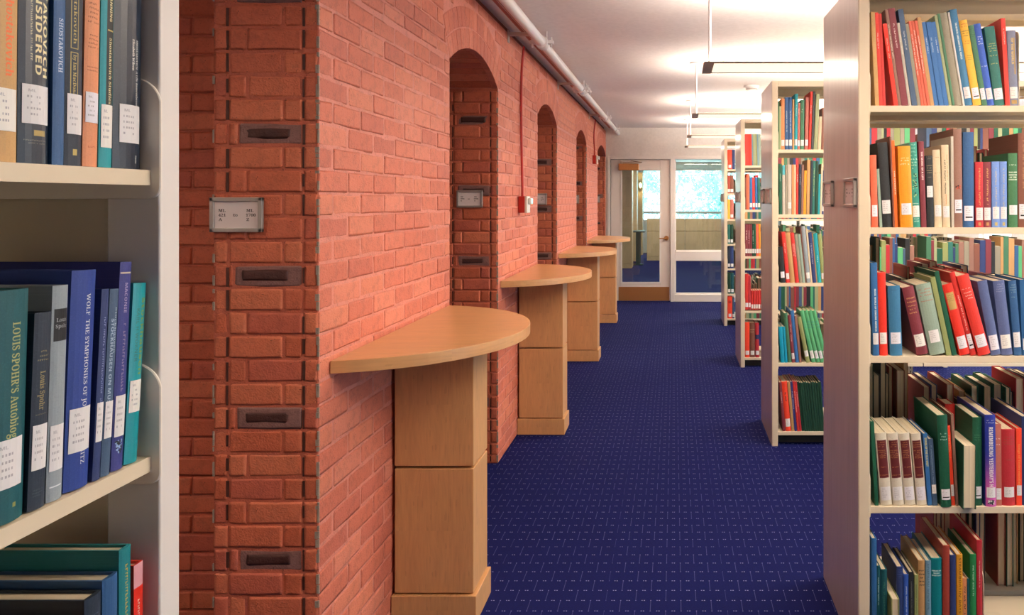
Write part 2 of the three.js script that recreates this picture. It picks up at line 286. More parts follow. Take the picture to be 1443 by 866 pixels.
// ------------------------------------------------------------------ end wall with glazed door and window
const ex = (px) => (px - CX) * END / F, ey = (py) => EYE - (py - CY) * END / F;
{
  const w = struct('wall_end', 'off-white plaster wall around glazed door and window');
  const dx0 = ex(860), dx1 = ex(944.8), wx0 = ex(951), wx1 = 1.62, top = ey(224.2), wt = ey(225.5), wb = ey(414.5);
  obj('plaster', [bx(XW - 0.02, XR, top, H, END, END + 0.14), bx(XW - 0.02, dx0, 0, top, END, END + 0.14), bx(wx1, XR, 0, top, END, END + 0.14)], WALLPAINT, w);
  const fr = struct('trim_1', 'pale grey painted frame around the glazed door and window');
  obj('frame', [bx(dx1, wx0, 0, top, END - 0.012, END + 0.14, 0.004), bx(dx0 - 0.045, dx0, 0, top + 0.045, END - 0.014, END + 0.12, 0.004), bx(dx0, wx1, top, top + 0.045, END - 0.014, END + 0.12, 0.004), bx(wx0, wx1 + 0.04, 0, wb, END - 0.012, END + 0.14, 0.004),
    bx(wx0, wx1, ey(367.3), ey(354), END - 0.008, END + 0.1, 0.004), bx(wx1, wx1 + 0.05, 0, top, END - 0.012, END + 0.12, 0.004)], FRAMEPAINT, fr);
  const win = struct('window_1', 'interior window with two panes beside the glazed door');
  obj('pane', bx(wx0, wx1, ey(354), wt + 0.01, END + 0.05, END + 0.056), GLASS, win);
  obj('pane', bx(wx0, wx1, wb, ey(367.3), END + 0.05, END + 0.056), GLASS, win);
  obj('glazing_bead', [bx(wx0, wx0 + 0.018, wb, wt, END + 0.02, END + 0.05), bx(wx0, wx1, wb, wb + 0.02, END + 0.02, END + 0.05), bx(wx0, wx1, ey(354), ey(354) + 0.018, END + 0.02, END + 0.05)], FRAMEPAINT, win);
  const d = struct('door_1', 'pale grey glazed door with copper kick plate and lever handle');
  const gx0 = ex(875.5), gx1 = ex(930.5), gy0 = ey(398.5), gy1 = ey(239.7), z0 = END + 0.03, z1 = END + 0.075;
  obj('leaf', [bx(dx0 + 0.004, gx0, 0.01, top - 0.004, z0, z1, 0.003), bx(gx1, dx1 - 0.004, 0.01, top - 0.004, z0, z1, 0.003), bx(gx0, gx1, gy1, top - 0.004, z0, z1), bx(gx0, gx1, 0.01, gy0, z0, z1)], std('#e8dfd8', 0.45), d);
  obj('pane', bx(gx0, gx1, gy0, gy1, z0 + 0.018, z0 + 0.024), GLASS, d);
  obj('glazing_bead', [bx(gx0 - 0.012, gx0 + 0.012, gy0, gy1, z0 - 0.006, z0), bx(gx1 - 0.012, gx1 + 0.012, gy0, gy1, z0 - 0.006, z0), bx(gx0, gx1, gy0 - 0.012, gy0 + 0.012, z0 - 0.006, z0)], std('#f1eeea', 0.4), d);
  obj('kick_plate', bx(ex(871.5), ex(943), 0.012, ey(404.3), z0 - 0.004, z0), BRASS, d).userData.label = 'copper coloured kick plate';
  const hx = ex(939), hy = ey(335.5);
  const lv = obj('lever_handle', [cyl(M3(hx, hy, z0), M3(hx, hy, z0 - 0.05), 0.012), cyl(M3(hx + 0.01, hy, z0 - 0.048), M3(hx - 0.11, hy - 0.004, z0 - 0.048), 0.011, 12, 0.008)], BRASS, d);
  obj('rose', cyl(M3(hx, hy, z0), M3(hx, hy, z0 - 0.012), 0.036, 20), BRASS, lv);
  const cl = obj('door_closer', bx(ex(871.8), ex(900.2), ey(240), ey(230.5), z0 - 0.07, z0, 0.008), BRASS, d); cl.userData.label = 'tan metal door closer box';
  obj('closer_arm', [cyl(M3(ex(876), ey(229.5), z0 - 0.05), M3(ex(905), ey(229), z0 - 0.12), 0.008, 8), cyl(M3(ex(905), ey(229), z0 - 0.12), M3(ex(889), ey(226.4), z0 - 0.02), 0.007, 8), cyl(M3(ex(876), ey(231), z0 - 0.05), M3(ex(876), ey(227.5), z0 - 0.05), 0.02, 12)], LAMPBROWN, cl);
}

// ------------------------------------------------------------------ room beyond the glass
const at = (px, py, d) => [(px - CX) * d / F, EYE - (py - CY) * d / F];
{
  const w = struct('wall_far', 'plaster wall with wide exterior window beyond the glazed door');
  const wx0 = at(904, 0, FAR)[0], wx1 = 3.3, y0 = 0.9, y1 = 2.44;
  obj('plaster', [bx(XL, wx0, 0, H, FAR, FAR + 0.25), bx(wx1, XR, 0, H, FAR, FAR + 0.25), bx(wx0, wx1, 0, y0, FAR, FAR + 0.25), bx(wx0, wx1, y1, H, FAR, FAR + 0.25)], WALLPAINT, w);
  const o = struct('window_2', 'wide exterior window with trees outside beyond the glazed door');
  obj('frame', [bx(wx0, wx1, y0, y0 + 0.06, FAR + 0.04, FAR + 0.12), bx(wx0, wx1, y1 - 0.06, y1, FAR + 0.04, FAR + 0.12), bx(wx0, wx0 + 0.06, y0, y1, FAR + 0.04, FAR + 0.12), bx(wx1 - 0.06, wx1, y0, y1, FAR + 0.04, FAR + 0.12), bx(wx0, wx1, 1.13, 1.2, FAR + 0.05, FAR + 0.11), bx(-0.12, -0.04, y0, y1, FAR + 0.04, FAR + 0.12), bx(1.5, 1.58, y0, y1, FAR + 0.04, FAR + 0.12)], FRAMEPAINT, o);
  for (const [a, b] of [[wx0 + 0.05, -0.1], [-0.06, 1.52], [1.56, wx1 - 0.05]]) { obj('pane', bx(a, b, 1.18, y1 - 0.05, FAR + 0.075, FAR + 0.081), GLASS, o); obj('pane', bx(a, b, y0 + 0.05, 1.15, FAR + 0.075, FAR + 0.081), GLASS, o); }
  for (const [d, label] of [[13.2, 'flush ceiling light panel just beyond the glazed door'], [17, 'flush ceiling light panel above the maple cabinets']]) {  // unseen light panels, added to brighten the room beyond the glass
    const t = thing('added_ceiling_light', label, 'ceiling light', M3(0.4, H, d), 'added unseen ceiling lights beyond the door'); obj('frame', bx(-1.25, 1.25, -0.03, 0, -0.32, 0.32, 0.004), FRAMEPAINT, t); obj('diffuser', bx(-1.2, 1.2, -0.034, -0.03, -0.28, 0.28), LENS, t);
    const l = new THREE.RectAreaLight('#ffeedd', 20, 2.4, 0.56); l.position.set(0.4, H - 0.04, -d); l.rotation.x = -R5; l.castShadow = true; scene.add(l); }
  const tall = (pa, pb, d, dep, label) => { const x0 = at(pa, 0, d)[0], x1 = at(pb, 0, d)[0]; const c = thing('tall_cabinet', label, 'cabinet', M3((x0 + x1) / 2, 0, d + dep / 2));
    const W = (x1 - x0) / 2, b = (a, e) => bx(-W, W, a, e, -dep / 2, dep / 2, 0.004);
    obj('plinth', bx(-W, W, 0, 0.1, -dep / 2 - 0.01, dep / 2), MAPLE_PALE, c);
    obj('core', bx(-W + 0.006, W - 0.006, 0.1, 2.3, -dep / 2 + 0.03, dep / 2), MAPLE_PALE, c);
    for (const [a, e] of [[0.108, 0.725], [0.735, 1.375], [1.385, 2.03], [2.04, 2.3]]) obj('panel', b(a, e), MAPLE_PALE, c); };
  tall(866, 890.5, 16.3, 0.5, 'tall pale maple cabinet standing behind the door glass');
  tall(887.5, 897.5, 18.1, 0.5, 'tall pale maple cabinet standing behind the taller maple cabinet');
  tall(897.8, 905.5, 20.2, 0.4, 'tall maple cabinet standing against far window wall');
  const lows = [[-0.69, 0.268, 'low maple study carrel screen behind the door handle'], [0.276, 1.25, 'low maple study carrel screen behind the window beside the door'], [1.26, 2.2, 'low maple study carrel screen towards the plain wall']];
  for (const [x0, x1, label] of lows) { const c = thing('study_carrel', label, 'carrel', M3((x0 + x1) / 2, 0, 18.5), 'low maple carrel screens beyond the door'); const W = (x1 - x0) / 2;
    obj('plinth', bx(-W, W, 0, 0.1, -0.16, 0.15), MAPLE_PALE, c); obj('core', bx(-W + 0.006, W - 0.006, 0.1, 1.05, -0.12, 0.12), MAPLE_PALE, c); obj('panel', bx(-W, W, 0.108, 0.735, -0.15, 0.15, 0.004), MAPLE_PALE, c); obj('panel', bx(-W, W, 0.745, 1.06, -0.15, 0.15, 0.004), MAPLE_PALE, c); }
  const TEAL = std('#23454a', 0.5); const t = thing('reading_table', 'dark teal table with panel legs between maple cabinets', 'table', M3(-0.83, 0, 17.3));
  obj('table_top', bx(-0.16, 0.14, 0.77, 0.8, -0.3, 0.3, 0.006), TEAL, t); obj('leg', bx(-0.07, 0.02, 0, 0.77, -0.28, -0.22), TEAL, t); obj('leg', bx(-0.07, 0.02, 0, 0.77, 0.2, 0.26), TEAL, t); obj('foot', bx(-0.14, 0.1, 0, 0.03, -0.3, -0.2), TEAL, t);
  const sc = thing('wall_sconce', 'small glowing wall lamp on far maple cabinet', 'lamp', M3(at(902.5, 0, 20.15)[0], 1.94, 20.17));
  obj('back_plate', bx(-0.03, 0.03, -0.08, 0.08, 0.0, 0.02), LAMPBROWN, sc); obj('shade', [new THREE.SphereGeometry(0.045, 16, 12).scale(1, 2, 1).translate(0, 0, 0.045)], new THREE.MeshStandardMaterial({ color: '#ffe9b8', emissive: '#ffd890', emissiveIntensity: 1.6 }), sc);
  const pl = new THREE.PointLight('#ffdca0', 1.2, 0, 2); pl.position.set(at(902.5, 0, 20)[0], 1.94, -20.05); pl.castShadow = true; scene.add(pl);
}

// ------------------------------------------------------------------ outdoors
{
  const gnd = struct('ground', 'pale sunlit lawn outside the far window'); obj('lawn', bx(-30, 30, -0.6, -0.12, FAR + 0.4, 60), std('#c4cfba', 0.95), gnd);
  const leafM = std('#9fd8c8', 0.8, { transmission: 0.4, thickness: 0 }), barkM = std('#8a7f74', 0.9);
  const spots = [[-2.6, 28, 2.6, 'broad leafy tree outside the far window nearest the maple cabinets'], [-0.2, 36, 3.0, 'tall leafy tree outside the middle of the far window'], [1.6, 26, 1.4, 'slim leafy tree with pale forked trunk outside the window'], [3.9, 30.5, 2.4, 'leafy tree outside the far window towards the plain wall'], [-7.5, 34, 3, 'leafy tree standing beyond the tall cabinets']];
  for (const [x, d, r, label] of spots) {
    const t = thing('tree', label, 'tree', M3(x, -0.12, d), 'trees outside the far window');
    obj('trunk', [cyl(new THREE.Vector3(0, 0, 0), new THREE.Vector3(0.1, 1.6, 0), 0.14, 10, 0.1), cyl(new THREE.Vector3(0.1, 1.5, 0), new THREE.Vector3(-0.5, 3.4, 0.2), 0.09, 8, 0.04), cyl(new THREE.Vector3(0.1, 1.5, 0), new THREE.Vector3(0.7, 3.3, -0.1), 0.08, 8, 0.04)], barkM, t);
    const P = [], N = 2600; const cl = Array.from({ length: 16 }, () => { const a = rr(0, 6.28), q = Math.sqrt(rnd()) * r * 0.75; return [Math.cos(a) * q, rr(0.9, 4.4), Math.sin(a) * q, rr(0.5, 1.0)]; });
    for (let i = 0; i < N; i++) { const c = pick(cl), u = new THREE.Vector3(rr(-1, 1), rr(-1, 1), rr(-1, 1)).normalize().multiplyScalar(c[3] * Math.cbrt(rnd())); const s = rr(0.06, 0.13), ax = new THREE.Vector3(rr(-1, 1), rr(-1, 1), rr(-1, 1)).normalize(), b = new THREE.Vector3(rr(-1, 1), rr(-1, 1), rr(-1, 1)).cross(ax).normalize();
      const o = new THREE.Vector3(c[0] + u.x, c[1] + u.y, c[2] + u.z), A = o.clone().addScaledVector(ax, -s), B = o.clone().addScaledVector(b, s * 0.45), C = o.clone().addScaledVector(ax, s), D = o.clone().addScaledVector(b, -s * 0.45);
      for (const v of [A, B, C, A, C, D]) P.push(v.x, v.y, v.z); }
    const g = new THREE.BufferGeometry(); g.setAttribute('position', new THREE.Float32BufferAttribute(P, 3)); g.computeVertexNormals(); g.setAttribute('uv', new THREE.Float32BufferAttribute(new Float32Array(P.length / 3 * 2), 2));
    obj('foliage', g, leafM, t).userData.kind = 'stuff';
  }
}

// ------------------------------------------------------------------ pendant lights
const PEND = [[1.43, 2.2, 'long slim pendant light over the aisle before the fourth bookcase'], [0.3, 2.2, 'short pendant light in the space beyond the brick archway', -3.0, 0.9], [3.58, 2.195, 'long slim pendant light between third and fourth bookcases from glass door'], [5.75, 2.207, 'long slim pendant light between second and third bookcases from glass door'], [7.95, 2.235, 'long slim pendant light between first and second bookcases from glass door'], [9.85, 2.262, 'long slim pendant light between the glass door wall and bookcases']];
for (const [d, y, label, px0 = 0.146, L = 3.3] of PEND) {
  const t = thing('pendant_light', label, 'pendant light', M3(px0, y, d), 'pendant lights over the aisles');
  const w = 0.155;
  const sh = new THREE.Shape(); sh.moveTo(-w, 0); sh.lineTo(w, 0); sh.lineTo(w, 0.003); sh.lineTo(w * 0.3, 0.017); sh.lineTo(-w * 0.3, 0.017); sh.lineTo(-w, 0.003); sh.closePath();
  const body = new THREE.ExtrudeGeometry(sh, { depth: L, bevelEnabled: false }); body.rotateY(R5);
  obj('housing', body, LAMPBROWN, t);
  for (const x of [-0.003, L - 0.042]) { const e = new THREE.ExtrudeGeometry(sh, { depth: 0.045, bevelEnabled: false }); e.scale(1.012, 1.06, 1); e.translate(0, -0.002, 0); e.rotateY(R5); e.translate(x, 0, 0); obj('end_cap', e, LAMPBROWN, t); }
  obj('lens', bx(0.046, L - 0.046, -0.0025, 0.004, -w + 0.038, w - 0.038), LENS, t).userData.label = 'glowing cream lens';
  obj('upper_lens', bx(0.046, L - 0.046, 0.0165, 0.019, -w * 0.29, w * 0.29), LENS, t);
  for (const x of [0.03, L * 0.9]) { const r = obj('suspension_rod', cyl(new THREE.Vector3(x, 0.016, 0), new THREE.Vector3(x, H - y, 0), 0.0075, 10), WHITEPIPE, t); obj('ceiling_canopy', cyl(new THREE.Vector3(x, H - y - 0.012, 0), new THREE.Vector3(x, H - y, 0), 0.05, 20), WHITEPIPE, r); }
  const dn = new THREE.RectAreaLight('#ffead2', LAMP_DOWN, L - 0.1, 2 * w - 0.05); dn.position.set(px0 + L / 2, y - 0.006, -d); dn.rotation.x = -R5; dn.castShadow = true; scene.add(dn);
  const up = new THREE.RectAreaLight('#ffeede', LAMP_UP, L - 0.1, w * 1.05); up.position.set(px0 + L / 2, y + 0.022, -d); up.rotation.x = R5; up.castShadow = true; scene.add(up);
}

// ------------------------------------------------------------------ half-round standing desks
const DESKS = [[2.74, 'half-round maple standing desk on the pier with the legible sign'], [4.862, 'half-round maple standing desk under the red alarm box'], [7.02, 'half-round maple standing desk between second and third niches'], [9.165, 'half-round maple standing desk next to the glazed door']];
for (const [d, label] of DESKS) {
  const t = thing('standing_desk', label, 'desk', M3(XW, 0, d), 'half-round desks along the brick wall');
  const c = 0.57, S = 0.475, R = (c * c + S * S) / (2 * S), a = Math.acos((R - S) / R);
  const arc = (rad, n = 40) => { const o = []; for (let i = 0; i <= n; i++) { const q = -a + 2 * a * i / n; o.push([Math.max(0.004, S - R + rad * Math.cos(q)), rad * Math.sin(q)]); } return o; };
  const sh = new THREE.Shape(); sh.moveTo(0.004, -c + 0.012); for (const [x, z] of arc(R - 0.012)) sh.lineTo(x, z); sh.closePath();
  const g = new THREE.ExtrudeGeometry(sh, { depth: 0.0385, bevelEnabled: false }); g.rotateX(-R5); g.translate(0, 1.0222, 0); metricUV(g); obj('desktop', g, MAPLE_TOP, t);
  const eb = new THREE.Shape(); const A = arc(R), B = arc(R - 0.012).reverse(); eb.moveTo(...A[0]); for (const p of A.slice(1)) eb.lineTo(...p); for (const p of B) eb.lineTo(...p); eb.closePath();
  const e = new THREE.ExtrudeGeometry(eb, { depth: 0.0345, bevelEnabled: true, bevelThickness: 0.002, bevelSize: 0.0015, bevelSegments: 2, curveSegments: 1 }); e.rotateX(-R5); e.translate(0, 1.0242, 0); metricUV(e); obj('edge_band', e, MAPLE_EDGE, t);
  const pw = 0.3, pd = 0.098;
  obj('core', bx(0.002, pw - 0.03, 0.02, 1.02, -pd + 0.035, pd - 0.035), MAPLE, t);
  obj('plinth', bx(0.003, pw + 0.012, 0, 0.102, -pd - 0.01, pd + 0.01, 0.002), MAPLE, t);
  obj('lower_panel', bx(0.012, pw, 0.108, 0.562, -pd, pd, 0.003), MAPLE, t);
  obj('upper_panel', bx(0.012, pw, 0.571, 1.0215, -pd, pd, 0.003), MAPLE, t);
}

// ------------------------------------------------------------------ signs
function signTex(lines) { const c = canvas(304, 202), g = c.getContext('2d'); g.fillStyle = '#f6f0ef'; g.fillRect(0, 0, 304, 202); g.fillStyle = '#1a1718';
  if (lines) { g.font = 'bold 31px serif'; g.fillText('ML', 26, 80); g.fillText('421', 26, 114); g.fillText('A', 28, 148); g.fillText('to', 128, 114); g.fillText('ML', 218, 80); g.fillText('1700', 214, 114); g.fillText('Z', 218, 148); }
  else { g.fillStyle = '#5a5354'; for (const [x, y, w] of [[26, 62, 36], [26, 92, 54], [26, 124, 16], [128, 96, 22], [214, 62, 36], [210, 92, 58], [216, 124, 14]]) for (let k = 0; k < w; k += 9) g.fillRect(x + k, y + (k % 2), 6, 14); }
  const t = new THREE.CanvasTexture(c); t.colorSpace = THREE.SRGBColorSpace; return t; }
const SIGN_A = std('#ffffff', 0.35, { map: signTex(true) }), SIGN_B = std('#ffffff', 0.35, { map: signTex(false) });
function sign(pos, turn, label, group, face) { // a small framed card; its front is local +z
  const t = thing('call_number_sign', label, 'sign', pos, group); t.rotation.y = turn; const w = 0.076, h = 0.0505, b = 0.012, D = 0.012;
  obj('frame', [bx(-w, w, h - b, h, -D, 0, 0.002), bx(-w, w, -h, -h + b, -D, 0, 0.002), bx(-w, -w + b, -h, h, -D, 0, 0.002), bx(w - b, w, -h, h, -D, 0, 0.002), bx(-w + 0.004, w - 0.004, -h + 0.004, h - 0.004, -0.004, 0)], ALU, t);
  obj('card', new THREE.PlaneGeometry(2 * (w - b), 2 * (h - b)).translate(0, 0, 0.0055), face, t); return t;
}
sign(M3(-1.266, 1.5, 2.1), 0, 'framed sign reading ML 421 A to ML 1700 Z on brick pier end', 'signs on brick jambs', SIGN_A);
[['first', 4.242], ['second', 6.383], ['third', 8.535], ['fourth', END - 0.02]].forEach(([n, d]) => sign(M3(-1.196, 1.548, d - 0.002), 0, `small framed card sign inside the ${n} niche past the legible sign`, 'signs on brick jambs', SIGN_B));

// ------------------------------------------------------------------ pipes, conduits, alarms, detector
{
  const PX = -0.845, PY = 2.546;
  const p = thing('sprinkler_pipe', 'thick white sprinkler pipe running under ceiling above brick wall', 'pipe', M3(PX, PY, 1.5));
  obj('pipe', cyl(M3(0, 0, 0), M3(0, 0, END - 1.5), 0.0305, 24), WHITEPIPE, p);
  for (const d of [4.62, 6.55, 6.72, 8.9, 10.3]) {
    const q = d - 1.5; const k = obj('coupling', [cyl(M3(0, 0, q - 0.035), M3(0, 0, q + 0.035), 0.042, 20), bx(0.035, 0.075, -0.012, 0.012, q - 0.02, q + 0.02, 0.004), bx(-0.075, -0.035, -0.012, 0.012, q - 0.02, q + 0.02, 0.004)], WHITEPIPE, p);
    obj('bolt', cyl(M3(0.06, -0.03, q), M3(0.06, 0.034, q), 0.007, 8), WHITEPIPE, k); obj('bolt', cyl(M3(-0.06, -0.034, q), M3(-0.06, 0.03, q), 0.007, 8), WHITEPIPE, k);
    obj('hanger', [cyl(M3(0.02, 0.03, q + 0.06), M3(0.02, H - PY, q + 0.06), 0.005, 8), new THREE.TorusGeometry(0.036, 0.004, 6, 24).translate(0, 0, -(q + 0.06))], WHITEPIPE, k);
  }
  const cop = (x, y, r, label) => tag(obj('conduit', cyl(M3(x, y, 2.2), M3(x, y, END), r, 12), COPPER), label, 'conduit', 'thin conduits along the wall top');
  cop(-0.962, 2.61, 0.009, 'thin copper-red conduit running along top of brick wall'); cop(-0.925, 2.6, 0.011, 'slightly thicker red conduit beside the white sprinkler pipe');
  for (const [d, n] of [[4.5, 'above the nearer alarm box'], [6.42, 'above the second niche'], [8.78, 'above the alarm box by the door']]) tag(obj('pipe_bracket', [bx(XW, -0.88, 2.5615, 2.58, d - 0.02, d + 0.02, 0.002), bx(XW, XW + 0.006, 2.52, 2.6, d - 0.02, d + 0.02)], std('#c9bdb2', 0.5)), `pale steel bracket holding white pipe ${n}`, 'bracket', 'brackets under the white pipe');
  for (const [d, y, top, label, cl] of [[4.83, 1.511, 2.56, 'red wall box with white strobe above second desk', 'thin red conduit dropping to the box above second desk'], [9.2, 2.05, 2.56, 'red wall box with white strobe next to the door frame', 'thin red conduit dropping to the box near the door frame']]) {
    const t = thing('fire_alarm', label, 'alarm', M3(XW, y, d), 'red alarm boxes on the brick wall');
    obj('back_box', bx(0.002, 0.045, -0.055, 0.055, -0.05, 0.05, 0.004), REDPAINT, t); obj('strobe_plate', bx(0.045, 0.062, -0.056, 0.056, -0.052, 0.052, 0.004), std('#e9e0d2', 0.35), t); obj('strobe_lens', bx(0.062, 0.086, 0.0, 0.045, -0.03, 0.03, 0.008), std('#e6f0ee', 0.1, { clearcoat: 1 }), t);
    const pts = [M3(XW + 0.02, y + 0.054, d), M3(XW + 0.02, y + 0.12, d), M3(XW + 0.014, (y + top) / 2, d - 0.006), M3(XW + 0.016, top - 0.15, d), M3(XW + 0.035, top, d - 0.02)];
    tag(obj('alarm_conduit', new THREE.TubeGeometry(new THREE.CatmullRomCurve3(pts), 30, 0.0085, 10), REDPAINT), cl, 'conduit', 'red conduits to the alarm boxes');
  }
  const s = thing('smoke_detector', 'round white smoke detector on ceiling past the third bookcase', 'detector', M3(0.74, H, 6.92));
  obj('base', cyl(M3(0, 0, 0), M3(0, -0.018, 0), 0.075, 28), WHITEPIPE, s); obj('chamber', cyl(M3(0, -0.018, 0), M3(0, -0.045, 0), 0.06, 28, 0.042), WHITEPIPE, s); obj('vent_ring', cyl(M3(0, -0.03, 0), M3(0, -0.034, 0), 0.056, 28), std('#a89a90', 0.6), s);
}

// ------------------------------------------------------------------ bookcases
const SH5 = [1.857, 1.45, 1.02, 0.518, 0.087], SH7 = [1.913, 1.618, 1.305, 1.0, 0.7, 0.39, 0.087];
const PXA = 0.6115, PT = 0.0387, BAY = 0.914, HB = 2.286, DEP = 0.56;
const shelfGeo = (x0, x1, y, df, db) => [bx(x0, x1, y - 0.004, y, df + 0.002, db), bx(x0, x1, y - 0.021, y + 0.0005, df, df + 0.004, 0.001), bx(x0, x1, y - 0.021, y, db - 0.003, db)];
function bracketGeo(x, y, front, back) { // plate at the end of a shelf
  const s = new THREE.Shape(); const L = back - front; s.moveTo(-0.008, 0.09); s.lineTo(-0.008, -0.02); s.quadraticCurveTo(-0.008, -0.036, 0.012, -0.036); s.lineTo(L, -0.036); s.lineTo(L, 0.12); s.lineTo(0.02, 0.12); s.quadraticCurveTo(-0.004, 0.112, -0.008, 0.09);
  const g = new THREE.ExtrudeGeometry(s, { depth: 0.002, bevelEnabled: true, bevelThickness: 0.0012, bevelSize: 0.0012, bevelSegments: 1 }); g.rotateY(R5); g.translate(x, y, -front); return g;
}
function bookcase(d, shelves, label, bays = 2) {
  const t = thing('bookcase', label, 'bookcase', M3(0, 0, d), 'grey-ended double sided bookcases'); const xi = PXA + PT, mid = DEP / 2;
  obj('end_panel', bx(PXA, PXA + 0.002, 0.0, HB, 0.003, DEP - 0.003), PANEL, t).userData.label = 'smooth grey end panel';
  obj('end_frame', [bx(PXA + 0.0015, xi, 0, HB, 0, DEP, 0.003)], CREAM, t);
  const xe = xi + bays * BAY; obj('far_end_frame', bx(xe, xe + PT, 0, HB, 0, DEP, 0.003), CREAM, t);
  obj('canopy', [bx(xi, xe, HB - 0.036, HB, 0.0, 0.012, 0.002), bx(xi, xe, HB - 0.036, HB, DEP - 0.012, DEP, 0.002), bx(xi, xe, HB - 0.012, HB - 0.001, 0.01, DEP - 0.01), bx(xi, xe, HB - 0.06, HB - 0.012, mid - 0.02, mid + 0.02)], CREAM, t);
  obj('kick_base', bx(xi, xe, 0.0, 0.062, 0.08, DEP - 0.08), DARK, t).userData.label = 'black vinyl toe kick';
  for (let b = 0; b < bays; b++) {
    const x0 = xi + b * BAY, x1 = x0 + BAY;
    if (b) { const p = obj('upright_post', bx(x0 - 0.016, x0 + 0.016, 0.06, HB - 0.03, mid - 0.02, mid + 0.02), CREAM_DULL, t); const slots = []; for (let y = 0.12; y < 2.2; y += 0.0254) slots.push(bx(x0 - 0.003, x0 + 0.003, y, y + 0.014, mid - 0.0212, mid - 0.019)); obj('slot', slots, DARK, p).userData.kind = 'stuff'; }
    for (const y of shelves) {
      obj('shelf', shelfGeo(x0 + 0.003, x1 - 0.003, y, 0.012, 0.262), CREAM, t); obj('shelf', shelfGeo(x0 + 0.003, x1 - 0.003, y, DEP - 0.012, DEP - 0.262).map((g) => g), CREAM, t);
      if (y > 0.1 && b === 0) { obj('shelf_bracket', bracketGeo(x0 + 0.0005, y, 0.012, 0.262), CREAM, t); }
    }
  }
  return t;
}
const CASES = [[2.405, SH5, 'tall grey-ended bookcase fourth from the glass door, filled with scores'], [4.53, SH5, 'tall grey-ended bookcase third from the glass door'], [6.66, SH5, 'tall grey-ended bookcase second from the glass door'], [8.85, SH7, 'tall grey-ended bookcase with seven shelves next to the glass door']];
const ORD = ['fourth', 'third', 'second', 'first'];
CASES.forEach(([d, s, label], i) => {
  bookcase(d, s, label);
  for (const [o, w] of [[0.09, 'pendant-side'], [0.44, 'door-side']]) sign(M3(PXA - 0.0005, 1.567, d + o), -R5, `small framed card sign on ${o < 0.2 ? 'book-filled edge' : 'rear edge'} of ${ORD[i]} bookcase panel from glass door`, 'signs on bookcase end panels', SIGN_B);
});
// the tall bookcase along the wall, seen at its far end
const LX = -0.675, LS = [1.582, 1.209, 0.845, 0.47, 0.09], LEND = 0.95;
{
  const t = thing('bookcase', 'tall cream bookcase along the brick wall beside the open archway', 'bookcase', M3(0, 0, 0)); const bk = XW + 0.012, z0 = -0.95;
  obj('end_post', bx(LX - 0.07, LX, 0, HB, LEND, LEND + 0.0387, 0.003), std('#e2ddd8', 0.42), t);
  obj('side_sheet', bx(bk, LX - 0.068, 0, HB, LEND + 0.018, LEND + 0.03), CREAM_DULL, t);
  obj('end_post', bx(LX - 0.07, LX, 0, HB, z0 - 0.0387, z0, 0.003), CREAM, t);
  obj('back_sheet', bx(bk - 0.004, bk + 0.004, 0, HB, z0, LEND + 0.03), CREAM_DULL, t);
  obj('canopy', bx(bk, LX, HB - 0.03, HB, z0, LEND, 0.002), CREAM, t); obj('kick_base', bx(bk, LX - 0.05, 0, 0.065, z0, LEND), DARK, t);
  for (const y of LS) {
    obj('shelf', [bx(bk + 0.04, LX - 0.0095, y - 0.004, y, z0 + 0.004, LEND - 0.004), bx(LX - 0.012, LX - 0.008, y - 0.0195, y + 0.0003, z0 + 0.004, LEND - 0.004)], CREAM, t);
    const s = bracketGeo(0, 0, 0, 0.25); s.rotateY(R5); s.translate(LX - 0.005, y, -(LEND - 0.004)); obj('shelf_bracket', s, std('#eee6da', 0.35), t);
  }
}

// ------------------------------------------------------------------ books
const COL = { scarlet: '#d9372c', tan: '#b98f5c', red: '#c62d28', bright_red: '#e0301f', taupe: '#8b6557', maroon: '#7a2f3a', pale_grey: '#bdb6a8', slate_blue: '#3f5876', salmon: '#d4624a', mid_blue: '#2f68a6', sage: '#9aa27a', drab_grey: '#8d8775', steel_blue: '#36749c', yellow: '#ecb73f', green: '#3f7355', royal_blue: '#2f58b4', dark_teal: '#256a60', blue_grey: '#767c93', coral: '#e8694a', grey_green: '#8fa595', black: '#1f2326', brown: '#7a4a3a', orange: '#e8691f', amber: '#eb9a28', sea_green: '#389181', beige: '#d5c3a2', cloth_blue: '#2a5687', crimson: '#b52a33', cornflower: '#6b8ccb', cloth_green: '#3b7048', blue: '#2a629a', olive: '#8a945c', worn_blue: '#55628f', navy: '#27386a', deep_green: '#12543c', cream: '#d9d0bb', violet_blue: '#2c3a9c', brick_red: '#9a3c2c', light_blue: '#6d94a8', teal: '#0e7880', gold: '#dd9c2b', leaf_green: '#217f46', apricot: '#d68a58', rose: '#b3665a', turquoise: '#17949f', cyan: '#0f93b5', mint: '#52a770', bottle_green: '#0f3d2a', indigo: '#33387f', dark_navy: '#1d2b3c', peach: '#d98e64', pine: '#0b5058', silver: '#8b979e', flame: '#f04628', white: '#e6e2da', dark_grey: '#3a3f40', kraft: '#c29a63', cobalt: '#203c8c' };
const AT = 2048;
const atlases = [0, 1].map(() => { const c = canvas(AT, AT), g = c.getContext('2d'); g.fillStyle = '#777'; g.fillRect(0, 0, AT, AT); return { c, g, x: 2, y: 2, row: 0 }; });
const atlasTex = atlases.map((a) => { const t = new THREE.CanvasTexture(a.c); t.colorSpace = THREE.SRGBColorSpace; return t; });
const CLOTH = atlasTex.map((t) => std('#ffffff', 0.58, { map: t })), GLOSS = atlasTex.map((t) => std('#ffffff', 0.36, { map: t }));
const PAD = 8;
function cell(w, h) { for (let i = 0; i < 2; i++) { const a = atlases[i]; if (a.x + w + PAD + 4 > AT) { a.x = 2; a.y += a.row + 4; a.row = 0; } if (a.y + h + 4 > AT) continue; const r = { i, a, x: a.x, y: a.y, w, h }; a.x += w + PAD + 4; a.row = Math.max(a.row, h); return r; } throw new Error('spine sheet is full'); }
